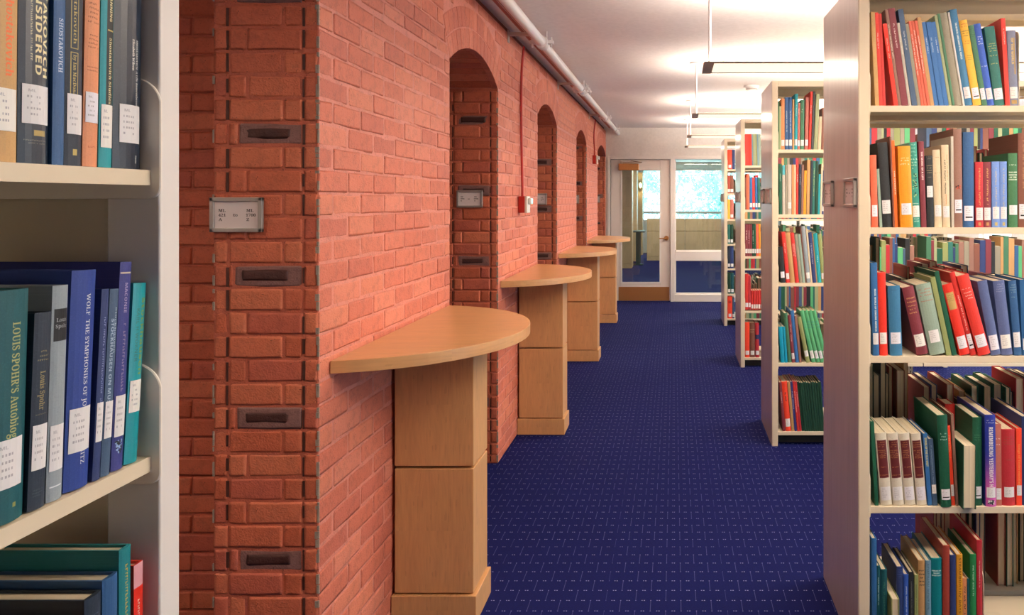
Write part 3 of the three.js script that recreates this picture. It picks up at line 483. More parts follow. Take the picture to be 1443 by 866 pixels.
const mulHex = (hex, k) => { const n = parseInt(hex.slice(1), 16); return `rgb(${[n >> 16, (n >> 8) & 255, n & 255].map((v) => Math.min(255, Math.round(v * k))).join(',')})`; };
// marks: [kind, ...]: v = title down the spine, h = stacked lines, s = fine illegible title down the spine, l = fine illegible lines, b = bar, p = panel with lines
function paint(c, hex, marks, lower) {
  const g = c.a.g; g.save(); g.beginPath(); g.rect(c.x, c.y, c.w + PAD, c.h); g.clip(); g.fillStyle = hex; g.fillRect(c.x, c.y, c.w + PAD, c.h);
  if (lower) { const gr = g.createLinearGradient(0, c.y + c.h * 0.4, 0, c.y + c.h * 0.8); gr.addColorStop(0, hex); gr.addColorStop(1, lower); g.fillStyle = gr; g.fillRect(c.x, c.y, c.w, c.h); }
  for (let k = 0; k < c.w * c.h / 14; k++) { g.fillStyle = rnd() < 0.5 ? 'rgba(255,255,255,0.045)' : 'rgba(0,0,0,0.05)'; const horiz = rnd() < 0.5; g.fillRect(c.x + rnd() * (c.w + PAD), c.y + rnd() * c.h, horiz ? 3 : 1, horiz ? 1 : 3); }
  if (rnd() < 0.4) { g.fillStyle = 'rgba(255,255,255,0.16)'; for (let k = 0; k < 6; k++) g.fillRect(c.x + rnd() * c.w, c.y + (rnd() < 0.5 ? 0 : c.h - 2), 2 + rnd() * 4, 2); }
  const scrib = (len, size, col) => { g.fillStyle = col; let p = 0; while (p < len) { const w = size * (0.3 + rnd() * 0.5); if (rnd() < 0.85) { g.fillRect(p, -size * 0.32, Math.max(1, w * 0.4), size * 0.64); g.fillRect(p, rnd() < 0.5 ? -size * 0.32 : size * 0.1, w, Math.max(1, size * 0.2)); } p += w + size * 0.22; } };
  for (const m of marks ?? []) {
    g.save(); const [k, a, b, size, y, col, off = 0.5] = m;
    if (k === 'v') { g.translate(c.x + c.w * off, c.y + c.h * y); g.rotate(R5); const fs = c.w * size; g.font = `${b || 'bold'} ${fs}px ${m[7] || 'sans-serif'}`; const room = c.h * (m[8] ?? 0.62), wd = g.measureText(a).width; g.scale(room / wd, 1); g.fillStyle = col; g.textBaseline = 'middle'; g.fillText(a, 0, 0); }
    if (k === 's') { g.translate(c.x + c.w * off, c.y + c.h * y); g.rotate(R5); scrib(c.h * b, Math.max(3, c.w * size), col); }
    if (k === 'h') { const fs = c.w * size; g.font = `${b || 'bold'} ${fs}px ${m[7] || 'serif'}`; g.textAlign = 'center'; g.fillStyle = col; a.split('|').forEach((t, i) => { const wd = g.measureText(t).width; g.save(); g.translate(c.x + c.w * off, c.y + c.h * y + i * fs * 1.3); g.scale(Math.min(1, c.w * 0.86 / wd), 1); g.fillText(t, 0, 0); g.restore(); }); }
    if (k === 'l') for (let i = 0; i < a; i++) { g.save(); const w = c.w * (0.45 + rnd() * 0.3); g.translate(c.x + c.w * off - w / 2, c.y + c.h * y + i * size * 1.8); scrib(w, size, col); g.restore(); }
    if (k === 'b') { g.fillStyle = col; g.fillRect(c.x + c.w * (off - a / 2), c.y + c.h * y, c.w * a, c.h * b); }
    if (k === 'f') { g.strokeStyle = col; g.lineWidth = Math.max(1, c.w * 0.04); g.strokeRect(c.x + c.w * (off - a / 2), c.y + c.h * y, c.w * a, c.h * b); }
    if (k === 'o') { for (let i = 0; i < 40; i++) { g.fillStyle = i % 2 ? col : 'rgba(20,30,30,0.8)'; g.beginPath(); g.ellipse(c.x + c.w * (0.25 + 0.5 * rnd()), c.y + c.h * (y + b * rnd()), c.w * 0.06, c.w * 0.09, rnd() * 3, 0, 7); g.fill(); } }
    g.restore();
  }
  g.restore();
}
// call-number stickers
const stickC = canvas(512, 128); { const g = stickC.getContext('2d'); for (let i = 0; i < 8; i++) { g.fillStyle = pick(['#eceae8', '#e4e2e2', '#efece4', '#e8e6ee']); g.fillRect(i * 64, 0, 64, 128); g.fillStyle = '#a9a7ac'; g.font = '12px sans-serif'; g.fillText('ML', i * 64 + 12, 24); for (let k = 0; k < 4; k++) for (let p = 0; p < 30; p += 6) if (rnd() < 0.8) g.fillRect(i * 64 + 11 + p, 36 + k * 19, 2 + rnd() * 2, 7); if (i === 7) { g.fillStyle = '#17151a'; g.fillRect(i * 64 + 10, 92, 46, 12); } } }
const stickT = new THREE.CanvasTexture(stickC); stickT.colorSpace = THREE.SRGBColorSpace; const STICK = std('#ffffff', 0.5, { map: stickT });
const PAPER = [PAGES];

function coverGeo(t, h, w, c, sag) { // c = atlas cell
  const th = Math.min(0.0026, t * 0.16), n = 6, arc = []; for (let i = 0; i <= n; i++) { const s = i / n * 2 - 1; arc.push([s * t / 2, -sag * s * s]); }
  const P = [], UV = []; const U = (u) => (c.x + 0.5 + u * (c.w - 1)) / AT, V = (v) => 1 - (c.y + 0.5 + (1 - v) * (c.h - 1)) / AT, UB = (k) => (c.x + c.w + 1 + (PAD - 3) * k) / AT;
  const quad = (a, b, ua, ub) => { const A = [a[0], 0, a[1]], B = [b[0], 0, b[1]], C = [b[0], h, b[1]], D = [a[0], h, a[1]]; for (const [v, u, vv] of [[A, ua, 0], [B, ub, 0], [C, ub, 1], [A, ua, 0], [C, ub, 1], [D, ua, 1]]) { P.push(...v); UV.push(u, V(vv)); } };
  for (let i = 0; i < n; i++) quad(arc[i], arc[i + 1], U(i / n), U((i + 1) / n));
  const o0 = [-t / 2, -w], o1 = [t / 2, -w], in0 = [-t / 2 + th, -w], in1 = [t / 2 - th, -w], s0 = [-t / 2 + th, -sag - th], s1 = [t / 2 - th, -sag - th];
  for (const [a, b] of [[arc[n], o1], [o1, in1], [in1, s1], [s1, s0], [s0, in0], [in0, o0], [o0, arc[0]]]) quad(a, b, UB(0), UB(1));
  for (const y of [0, h]) { const tri = (a, b, d) => { const q = y ? [a, b, d] : [a, d, b]; for (const p of q) { P.push(p[0], y, p[1]); UV.push(UB(0.5), V(y ? 0.99 : 0.01)); } };
    tri(o0, in0, arc[0]); tri(in0, s0, arc[0]); tri(o1, arc[n], in1); tri(in1, arc[n], s1); for (let i = 0; i < n; i++) tri(i < n / 2 ? s0 : s1, arc[i + 1], arc[i]); tri(s0, s1, arc[n / 2]); }
  const g = new THREE.BufferGeometry(); g.setAttribute('position', new THREE.Float32BufferAttribute(P, 3)); g.setAttribute('uv', new THREE.Float32BufferAttribute(UV, 2)); g.computeVertexNormals(); return g;
}
function stickGeo(t, y, hh, sag, k) { const n = 4, half = Math.min(t * 0.42, 0.0165), P = [], UV = []; const z = (x) => -sag * (2 * x / t) ** 2 + 0.0007;
  for (let i = 0; i < n; i++) { const a = -half + 2 * half * i / n, b = -half + 2 * half * (i + 1) / n; for (const [x, v] of [[a, 0], [b, 0], [b, 1], [a, 0], [b, 1], [a, 1]]) { P.push(x, y + v * hh, z(x)); UV.push((k + 0.04 + 0.92 * (x + half) / (2 * half)) / 8, v); } }
  const g = new THREE.BufferGeometry(); g.setAttribute('position', new THREE.Float32BufferAttribute(P, 3)); g.setAttribute('uv', new THREE.Float32BufferAttribute(UV, 2)); g.computeVertexNormals(); return g; }
const allBooks = [];
// place = { x along the shelf of the spine's middle, y shelf, front, lean }, shelf direction set by turn
function book(o) {
  const { t, h, col, marks, res, place, turn, where, group } = o; const w = o.w ?? rr(0.165, 0.215);
  const c = cell(Math.max(8, Math.round(t * res)), Math.max(24, Math.round(h * res))); paint(c, COL[col], marks, o.lower);
  const b = thing('book', '', 'book', new THREE.Vector3(), group); const sag = o.flat ? 0.0006 : Math.min(0.006, t * 0.13);
  obj('cover', coverGeo(t, h, w, c, sag), (o.gloss ? GLOSS : CLOTH)[c.i], b);
  const th = Math.min(0.0026, t * 0.16); const pg = new THREE.BoxGeometry(t - 2 * th, h - 0.007, w - sag - th - 0.004); pg.translate(0, h / 2, -(sag + th) - (w - sag - th - 0.004) / 2); obj('pages', pg, PAPER[0], b);
  if (o.stick && !o.rev) { const k = o.bar ? 7 : Math.floor(rnd() * 7), m = obj('call_number_label', stickGeo(t, h * (o.sy ?? 0.075), o.sh ?? 0.038, sag, k), STICK, b); m.userData.label = 'white call number sticker'; }
  b.rotation.order = 'YXZ'; b.rotation.y = turn + (o.rev ? Math.PI : 0); b.rotation.z = (o.rev ? -1 : 1) * place.lean; b.position.copy(place.pos); if (o.rev) b.position.add(new THREE.Vector3(Math.sin(turn), 0, Math.cos(turn)).multiplyScalar(-w));
  const titled = (marks ?? []).find((m) => 'vshlp'.includes(m[0])); allBooks.push({ b, col, t, h, where, group, titled: titled ? titled[5] : null, lean: place.lean, rev: o.rev, stick: o.stick }); return b;
}
// a shelf of books read off the picture; rows: [bottom x0, x1, top-left x, top y, colour, options] in a crop with origin and scale; the spines stand in one plane
const corners = (q) => { const c = Math.cos(q.lean), n = Math.sin(q.lean); return [[-q.t / 2, 0], [q.t / 2, 0], [q.t / 2, q.h], [-q.t / 2, q.h]].map(([a, b]) => [q.x + a * c - b * n, q.lift + a * n + b * c]); };
function clash(a, b) { const A = corners(a), B = corners(b); for (const ang of [a.lean, a.lean + R5, b.lean, b.lean + R5]) { const u = Math.cos(ang), v = Math.sin(ang), pa = A.map((p) => p[0] * u + p[1] * v), pb = B.map((p) => p[0] * u + p[1] * v); if (Math.max(...pa) <= Math.min(...pb) + 1e-5 || Math.max(...pb) <= Math.min(...pa) + 1e-5) return false; } return true; }
function settle(q, done) { // stand a book upright enough, or move it along, until it clears its neighbours
  for (let i = 0; i < 120; i++) { q.lift = 0.0006 + q.t / 2 * Math.abs(Math.sin(q.lean)); const hit = done.find((d) => clash(d, q)); if (!hit) break; if (q.lean > hit.lean + 0.002) q.lean -= 0.004; else if (i < 60) q.x += 0.0006; else { q.t *= 0.985; q.x += 0.0004; } }
  done.push(q); return q;
}
const settled = new Map();
function shelfOf(crop, y, depth, rows, base) {
  const k = F / depth; const [ox, oy, s] = crop;
  for (const r of rows) {
    let [b0, b1, t0, ty, col, o = {}] = r; const X = (c) => (ox + c / s - CX) / k, Y = (c) => EYE - (oy + c / s - CY) / k;
    const x0 = X(b0), x1 = X(b1), top = Y(ty), run = x0 - X(t0), lean = Math.atan2(run, top - y), t = (x1 - x0) * Math.cos(lean) * 0.975, h = (top - y) / Math.cos(lean) - t * Math.abs(Math.sin(lean)) * 0.5;
    const key = y + '_' + depth + (o.in > 0.1 ? 'b' : ''); if (!settled.has(key)) settled.set(key, [{ x: PXA + PT / 2 - 0.5 + 0.005, t: PT + 1, h: 2, lean: 0, lift: -1 }]);
    const q = settle({ x: (x0 + x1) / 2, t, h, lean }, settled.get(key));
    book({ ...base, ...o, t: q.t, h, col, turn: 0, place: { lean: q.lean, pos: new THREE.Vector3(q.x, y + q.lift, -(depth - (o.out ?? 0) + (o.in ?? rr(0, 0.004)))) } });
  }
}
const W_ = '#e9e6dc', G_ = '#d8b562', K_ = '#22201e';
const tv = (t, size = 0.6, col = W_, y = 0.12, room = 0.6, font = 'sans-serif', off = 0.5, wt = 'bold') => ['v', t, wt, size, y, col, off, font, room];
const sv = (y = 0.2, len = 0.4, col = W_, size = 0.32, off = 0.5) => ['s', 0, len, size, y, col, off];
const ln = (n = 3, y = 0.2, col = G_, size = 4) => ['l', n, 0, size, y, col];
{ // fourth bookcase from the glass door
  const D = 2.405 + 0.02, A = [1220, 0, 5.417], B = [1323, 0, 5.417], res = 900;
  const base = (n, g) => ({ res, where: [n, 'fourth'], group: `books on the ${n} shelf of the fourth bookcase` });
  let bs = base('top'); const thin = { w: 0.2, flat: true };
  shelfOf(A, SH5[0], D, [[74, 105, 40, 90, 'kraft', thin], [106, 132, 55, 96, 'scarlet', { ...thin, marks: [sv(0.22, 0.16)] }], [133, 158, 82, 104, 'red', thin], [216, 249, 96, 185, 'bright_red', { ...thin, marks: [sv(0.18, 0.24)] }], [250, 274, 94, 80, 'taupe', { ...thin, marks: [sv(0.16, 0.35)] }], [275, 327, 120, 70, 'maroon', { ...thin, marks: [sv(0.16, 0.25)] }], [329, 351, 178, 185, 'pale_grey', { ...thin, marks: [sv(0.12, 0.26)] }], [353, 395, 186, 80, 'slate_blue', { ...thin, marks: [sv(0.23, 0.2)] }], [397, 424, 252, 190, 'drab_grey', thin],
    [425, 447, 268, 172, 'salmon', { ...thin, marks: [sv(0.16, 0.48)] }], [447.5, 470, 292, 170, 'salmon', { ...thin, marks: [sv(0.11, 0.46)] }], [470.5, 493, 315, 168, 'salmon', { ...thin, marks: [sv(0.18, 0.44)] }], [494, 525, 340, 140, 'tan', thin], [526, 560, 378, 176, 'mid_blue', { ...thin, marks: [sv(0.19, 0.18)] }], [561, 599, 412, 176, 'mid_blue', { ...thin, marks: [sv(0.19, 0.18)] }], [600, 636, 446, 176, 'mid_blue', { ...thin, marks: [sv(0.19, 0.18)] }]], bs);
  shelfOf(B, SH5[0], D, [[80, 103, -82, 125, 'sage', thin], [105, 124, -55, 112, 'green', thin], [125, 186, -20, 100, 'drab_grey', { w: 0.2 }], [188, 203, 30, 100, 'white', thin], [205, 263, 55, 75, 'steel_blue', { w: 0.2, marks: [tv('THE MUSICAL LANGUAGES OF ALL PEOPLES', 0.34, W_, 0.14, 0.38)], stick: 1 }], [265, 329, 138, 155, 'yellow', { marks: [ln(2, 0.05, '#c85a2c'), ln(3, 0.13, '#5d5a34'), ln(2, 0.25, '#c85a2c'), ln(3, 0.42, '#8d7a30', 3)], stick: 1, bar: 1 }], [331, 374, 215, 195, 'green', { marks: [ln(5, 0.05, '#2d5b44', 3)], stick: 1 }], [376, 430, 268, 180, 'royal_blue', { marks: [ln(4, 0.16, W_), ['l', 1, 0, 4, 0.52, W_]], stick: 1 }], [432, 511, 352, 200, 'dark_teal', { marks: [ln(4, 0.22), ln(1, 0.37), ln(1, 0.47)], stick: 1, w: 0.22 }], [513, 547, 476, 138, 'scarlet', { marks: [sv(0.12, 0.18)], flat: true }], [549, 617, 525, 230, 'blue_grey', { marks: [tv('OF THE WORLD', 0.34, G_, 0.1, 0.35), ['b', 0.16, 0.48, 0, 0.1, '#a5864e', 0.72], ['b', 0.6, 0.05, 0, 0.92, '#a5864e']], stick: 1, sy: 0.1 }]], bs);
  const bookend = (x0, x1, top, y, dd, label) => { const t = thing('bookend', label, 'bookend', M3((x0 + x1) / 2, y + 0.001, D + dd), 'cream steel bookends'); const s = new THREE.Shape(), h = top - y, w = 0.11; s.moveTo(0, 0); s.lineTo(0, h - 0.03); s.quadraticCurveTo(0, h, 0.03, h); s.lineTo(w, h); s.lineTo(w, 0); s.closePath(); const g = new THREE.ExtrudeGeometry(s, { depth: 0.003, bevelEnabled: false }); g.rotateY(R5); obj('plate', g, CREAM_DULL, t); obj('foot', bx(0, 0.1, 0.0004, 0.002, 0.0, w), CREAM_DULL, t); return t; };
  const kx = F / D, bX = (px) => (px - CX) / kx;
  bookend(bX(1441), bX(1442), EYE - (40 - CY) / kx, SH5[0], 0.03, 'cream steel bookend beside the blue grey book on top shelf');
  bs = base('second');
  const A2 = [1220, 170, 5.417], B2 = [1323, 170, 5.417];
  shelfOf(A2, SH5[1], D, [[49, 97, 34, 262, 'coral', { stick: 1, sy: 0.15 }], [109, 130, 84, 368, 'grey_green', { flat: true }], [132, 209, 84, 165, 'black', { stick: 1, sy: 0.16, sh: 0.045 }], [211, 224, 182, 120, 'brown', { flat: true }], [225, 250, 194, 150, 'orange', { flat: true, marks: [tv('THE OPERATIC', 0.4, W_, 0.35, 0.28)] }], [263, 360, 240, 195, 'amber', { gloss: true, marks: [['l', 1, 0, 4, 0.15, W_], ['l', 2, 0, 6, 0.18, W_]], stick: 1, sy: 0.155, out: 0.012 }], [365, 424, 328, 165, 'sea_green', { gloss: true, marks: [ln(6, 0.03, '#9fd0c0', 6), ln(4, 0.2, '#d8dfc4', 5), ['o', 0, 0.28, 0, 0.36, '#a8c98a'], ln(2, 0.72, W_), ln(2, 0.9, W_)], stick: 1, sy: 0.12, w: 0.21 }], [427, 469, 404, 158, 'maroon', { marks: [tv('THE MUSIC OF A LIFE', 0.4, W_, 0.12, 0.33)], w: 0.22 }], [472, 527, 458, 268, 'black', { marks: [ln(2, 0.02, '#8a8472', 3), ln(4, 0.14, '#b9a878', 4), ln(1, 0.3, '#8a8472', 3)], stick: 1, sy: 0.42 }], [530, 589, 512, 222, 'beige', { marks: [ln(1, 0.1, '#a48f6c', 3), ln(1, 0.3, '#a48f6c', 3)], stick: 1, sy: 0.14 }], [591, 648, 578, 185, 'beige', { marks: [sv(0.17, 0.42, K_, 0.16, 0.42), sv(0.12, 0.3, '#c97a4a', 0.12, 0.72), sv(0.6, 0.12, '#c97a4a', 0.14)], stick: 1, sy: 0.12 }]], bs);
  shelfOf(B2, SH5[1], D, [[98, 118, 92, 120, 'pale_grey', { flat: true }], [121, 187, 112, 60, 'taupe', { marks: [['o', 0, 0.03, 0, 0.58, '#c4543c']], stick: 1, bar: 1, sy: 0.145, sh: 0.045, w: 0.23 }], [190, 274, 187, 88, 'cloth_blue', { stick: 1, bar: 1, sy: 0.07, sh: 0.05, w: 0.23 }], [283, 344, 280, 315, 'crimson', { marks: [sv(0.1, 0.58, G_, 0.28), ['b', 0.34, 0.05, 0, 0.92, '#b88a55']], stick: 1, sy: 0.11, sh: 0.042, w: 0.16 }], [346, 405, 344, 315, 'maroon', { marks: [sv(0.1, 0.58, G_, 0.28), ['b', 0.34, 0.05, 0, 0.92, '#b88a55']], stick: 1, sy: 0.11, sh: 0.042, w: 0.16 }], [409, 470, 406, 312, 'cornflower', { marks: [sv(0.1, 0.58, '#c0b088', 0.28), ['b', 0.34, 0.05, 0, 0.92, '#b8a56a']], stick: 1, sy: 0.13, sh: 0.04, w: 0.16 }], [472, 527, 470, 312, 'cornflower', { marks: [sv(0.1, 0.58, '#c0b088', 0.28), ['b', 0.34, 0.05, 0, 0.92, '#b8a56a']], stick: 1, sy: 0.13, sh: 0.04, w: 0.16 }], [536, 608, 532, 248, 'cloth_green', { marks: [ln(1, 0.16, W_), ['h', 'BALLADS|MISSOURI|OF THE|FOLKLORE', 'bold', 0.2, 0.27, W_]], stick: 1, sy: 0.17, sh: 0.032, w: 0.2 }], [611, 690, 608, 95, 'brown', { marks: [sv(0.08, 0.5, '#b98f6a', 0.24)], stick: 1, bar: 1, sy: 0.09, sh: 0.05, w: 0.23 }]], bs);
  bs = base('middle');
  const A3 = [1220, 320, 4.558], B3 = [1323, 320, 4.558];
  shelfOf(A3, SH5[2], D, [[49, 90, 34, 230, 'blue', { marks: [tv('MUSIC WORLD OF SINGING AMERICA', 0.34, W_, 0.28, 0.46)], stick: 1, sy: 0.12 }], [93, 146, 78, 292, 'bright_red', { stick: 1, sy: 0.14 }], [158, 239, 142, 378, 'steel_blue', { marks: [ln(1, 0.06, '#2f5a7e', 3)], stick: 1, sy: 0.17 }], [332, 411, 232, 385, 'maroon', { marks: [ln(2, 0.17, G_, 6), ['l', 1, 0, 4, 0.28, G_], ln(2, 0.33, G_, 6)], stick: 1, sy: 0.12, sh: 0.042 }], [415, 519, 318, 365, 'grey_green', { marks: [ln(3, 0.08, '#b05a4c', 5), ln(1, 0.24, '#b05a4c', 3)], stick: 1, sy: 0.17, sh: 0.042 }], [522, 556, 400, 325, 'olive', { flat: true }], [558, 590, 425, 288, 'deep_green', { flat: true }]], bs);
  shelfOf(B3, SH5[2], D, [[136, 206, 2, 370, 'bright_red', { marks: [['b', 0.74, 0.24, 0, 0.12, '#b99a5c'], ln(4, 0.16, '#7d6a3a', 3)], stick: 1, sy: 0.09, sh: 0.042 }], [209, 246, 62, 292, 'red', { marks: [sv(0.28, 0.42)], stick: 1, bar: 1, sy: 0.08, sh: 0.05 }], [252, 334, 105, 308, 'scarlet', { marks: [ln(1, 0.17, W_), ['l', 3, 0, 5, 0.22, W_]], stick: 1, sy: 0.1, sh: 0.042, out: 0.006 }], [338, 404, 246, 345, 'worn_blue', { stick: 1, sy: 0.07, sh: 0.05 }], [408, 484, 352, 345, 'worn_blue', { marks: [ln(4, 0.05, '#8d94b4', 4)], stick: 1, sy: 0.09, sh: 0.046 }], [488, 540, 450, 345, 'cloth_blue', { marks: [ln(4, 0.06, '#8fa4a4', 4), ln(1, 0.22, '#8fa4a4', 3)], stick: 1, sy: 0.11, sh: 0.05 }], [543, 605, 525, 338, 'blue', { stick: 1 }]], bs);
  bs = base('fourth'); bs.where = ['fourth', 'fourth'];
  const A4 = [1220, 510, 3.933], B4 = [1323, 510, 3.933];
  const set = { marks: [['b', 0.78, 0.52, 0, 0.1, '#5e1c1f'], ln(3, 0.13, '#b8934f', 3.5), ln(5, 0.24, '#b8934f', 3), ln(1, 0.47, '#b8934f', 3), ln(1, 0.58, '#b8934f', 3)], stick: 1, sy: 0.07, sh: 0.045, w: 0.19 };
  shelfOf(A4, SH5[3], D, [[52, 72, 26, 330, 'deep_green', { flat: true }], [85, 150, 52, 395, 'cream', set], [153, 216, 118, 395, 'cream', set], [220, 281, 184, 397, 'cream', set], [286, 343, 250, 397, 'cream', set], [346, 370, 318, 398, 'mid_blue', { flat: true, marks: [tv('SONGS OF THE OLD WEST', 0.66, '#e0c46a', 0.06, 0.4)] }], [372, 400, 346, 428, 'slate_blue', { flat: true, marks: [sv(0.1, 0.6, '#8ea5b5', 0.3)], stick: 1, sy: 0.18, sh: 0.03 }], [412, 470, 388, 290, 'deep_green', { marks: [ln(3, 0.2, W_, 5)], stick: 1, bar: 1, sy: 0.08, sh: 0.035, out: 0.014, w: 0.24 }]], bs);
  shelfOf(B4, SH5[3], D, [[73, 92, 43, 355, 'flame', { flat: true, marks: [sv(0.12, 0.28, '#e8a06a', 0.6)], stick: 1, sy: 0.12 }], [94, 110, 66, 290, 'taupe', { flat: true }], [192, 193 + 52, 190, 310, 'deep_green', { marks: [ln(3, 0.2, '#5f8a68', 4)], stick: 1, bar: 1, sy: 0.08, sh: 0.04 }], [256, 316, 250, 290, 'violet_blue', { gloss: true, lower: '#cf5fae', marks: [ln(2, 0.06, W_, 4), tv('REMEMBERING YESTERDAY\u2019S HITS', 0.52, W_, 0.13, 0.72), ['o', 0, 0.04, 0, 0.93, W_]], stick: 1, sy: 0.1, sh: 0.034, w: 0.24, out: 0.012 }], [318, 351, 314, 345, 'rose', { flat: true, marks: [ln(1, 0.18, W_, 4), ln(1, 0.25, W_, 4)], stick: 1 }], [354, 431, 350, 375, 'crimson', { marks: [ln(4, 0.1, '#8f5a3c', 4), ln(1, 0.4, '#8f5a3c', 3)], stick: 1, sy: 0.11, sh: 0.034, w: 0.22 }], [433, 464, 431, 370, 'flame', { flat: true, marks: [tv('Songs of Understanding', 0.5, '#e8b25a', 0.2, 0.55, 'serif', 0.5, 'normal')], stick: 1, sy: 0.13, sh: 0.034 }], [466, 510, 464, 305, 'navy', { w: 0.24 }]], bs);
  shelfOf(B4, SH5[3], D, [[114, 188, 116, 445, 'deep_green', { rev: 1, w: 0.17, out: 0.03 }]], bs);
  shelfOf(B4, SH5[3], D, [[128, 187, 130, 305, 'red', { in: 0.15, w: 0.085, marks: [ln(4, 0.2, W_, 5)] }]], bs);
  bs = base('lowest');
  const A5 = [1220, 716, 5.775], B5 = [1323, 716, 5.775];
  shelfOf(A5, SH5[4], D, [[46, 88, 44, 240, 'blue', { out: 0.01, w: 0.22 }], [90, 122, 84, 470, 'pine', { marks: [sv(0.17, 0.4, W_, 0.3)] }], [126, 178, 124, 500, 'pine', { marks: [sv(0.2, 0.5, '#4f8a72', 0.3)] }], [256, 310, 252, 480, 'navy', { marks: [ln(4, 0.04, '#4d5f9a', 4)] }], [312, 354, 310, 540, 'royal_blue', { marks: [sv(0.2, 0.5, W_, 0.3)] }], [358, 396, 352, 520, 'black', { flat: true, marks: [sv(0.15, 0.6, '#8d8d80', 0.24)] }], [399, 431, 398, 545, 'olive', { flat: true, marks: [sv(0.15, 0.5, '#4d5a34', 0.3)] }], [433, 488, 430, 430, 'tan', { marks: [ln(5, 0.14, K_, 6)] }], [490, 535, 489, 430, 'light_blue', { marks: [sv(0.05, 0.6, '#3f6070', 0.4)] }], [540, 629, 536, 415, 'teal', { gloss: true, marks: [['h', 'AMERICAN|NEGRO|SPIRITUALS', 'bold', 0.17, 0.17, W_, 0.5, 'sans-serif']] }], [632, 690, 630, 308, 'brick_red', { w: 0.23 }]], bs);
  shelfOf(A5, SH5[4], D, [[186, 250, 184, 690, 'olive', { rev: 1, w: 0.15, out: 0.035 }]], bs);
  shelfOf(B5, SH5[4], D, [[97, 144, 94, 385, 'navy', {}], [148, 199, 146, 380, 'gold', { gloss: true, marks: [tv('STEAMBOATIN\u2019 DAYS', 0.44, '#7a4a1e', 0.04, 0.7)], w: 0.22 }], [201, 234, 198, 575, 'apricot', { flat: true, marks: [sv(0.15, 0.5, K_, 0.5)] }], [236, 255, 234, 575, 'pine', { flat: true }], [259, 311, 257, 380, 'leaf_green', { marks: [sv(0.14, 0.38, W_, 0.28)], w: 0.2 }], [315, 360, 312, 265, 'crimson', { marks: [sv(0.22, 0.28, W_, 0.22)], w: 0.24 }]], bs);
  bookend(bX(1388.5), bX(1390), EYE - (811 - CY) / kx, SH5[4], 0.02, 'cream steel bookend beside the crimson book on lowest shelf');
}
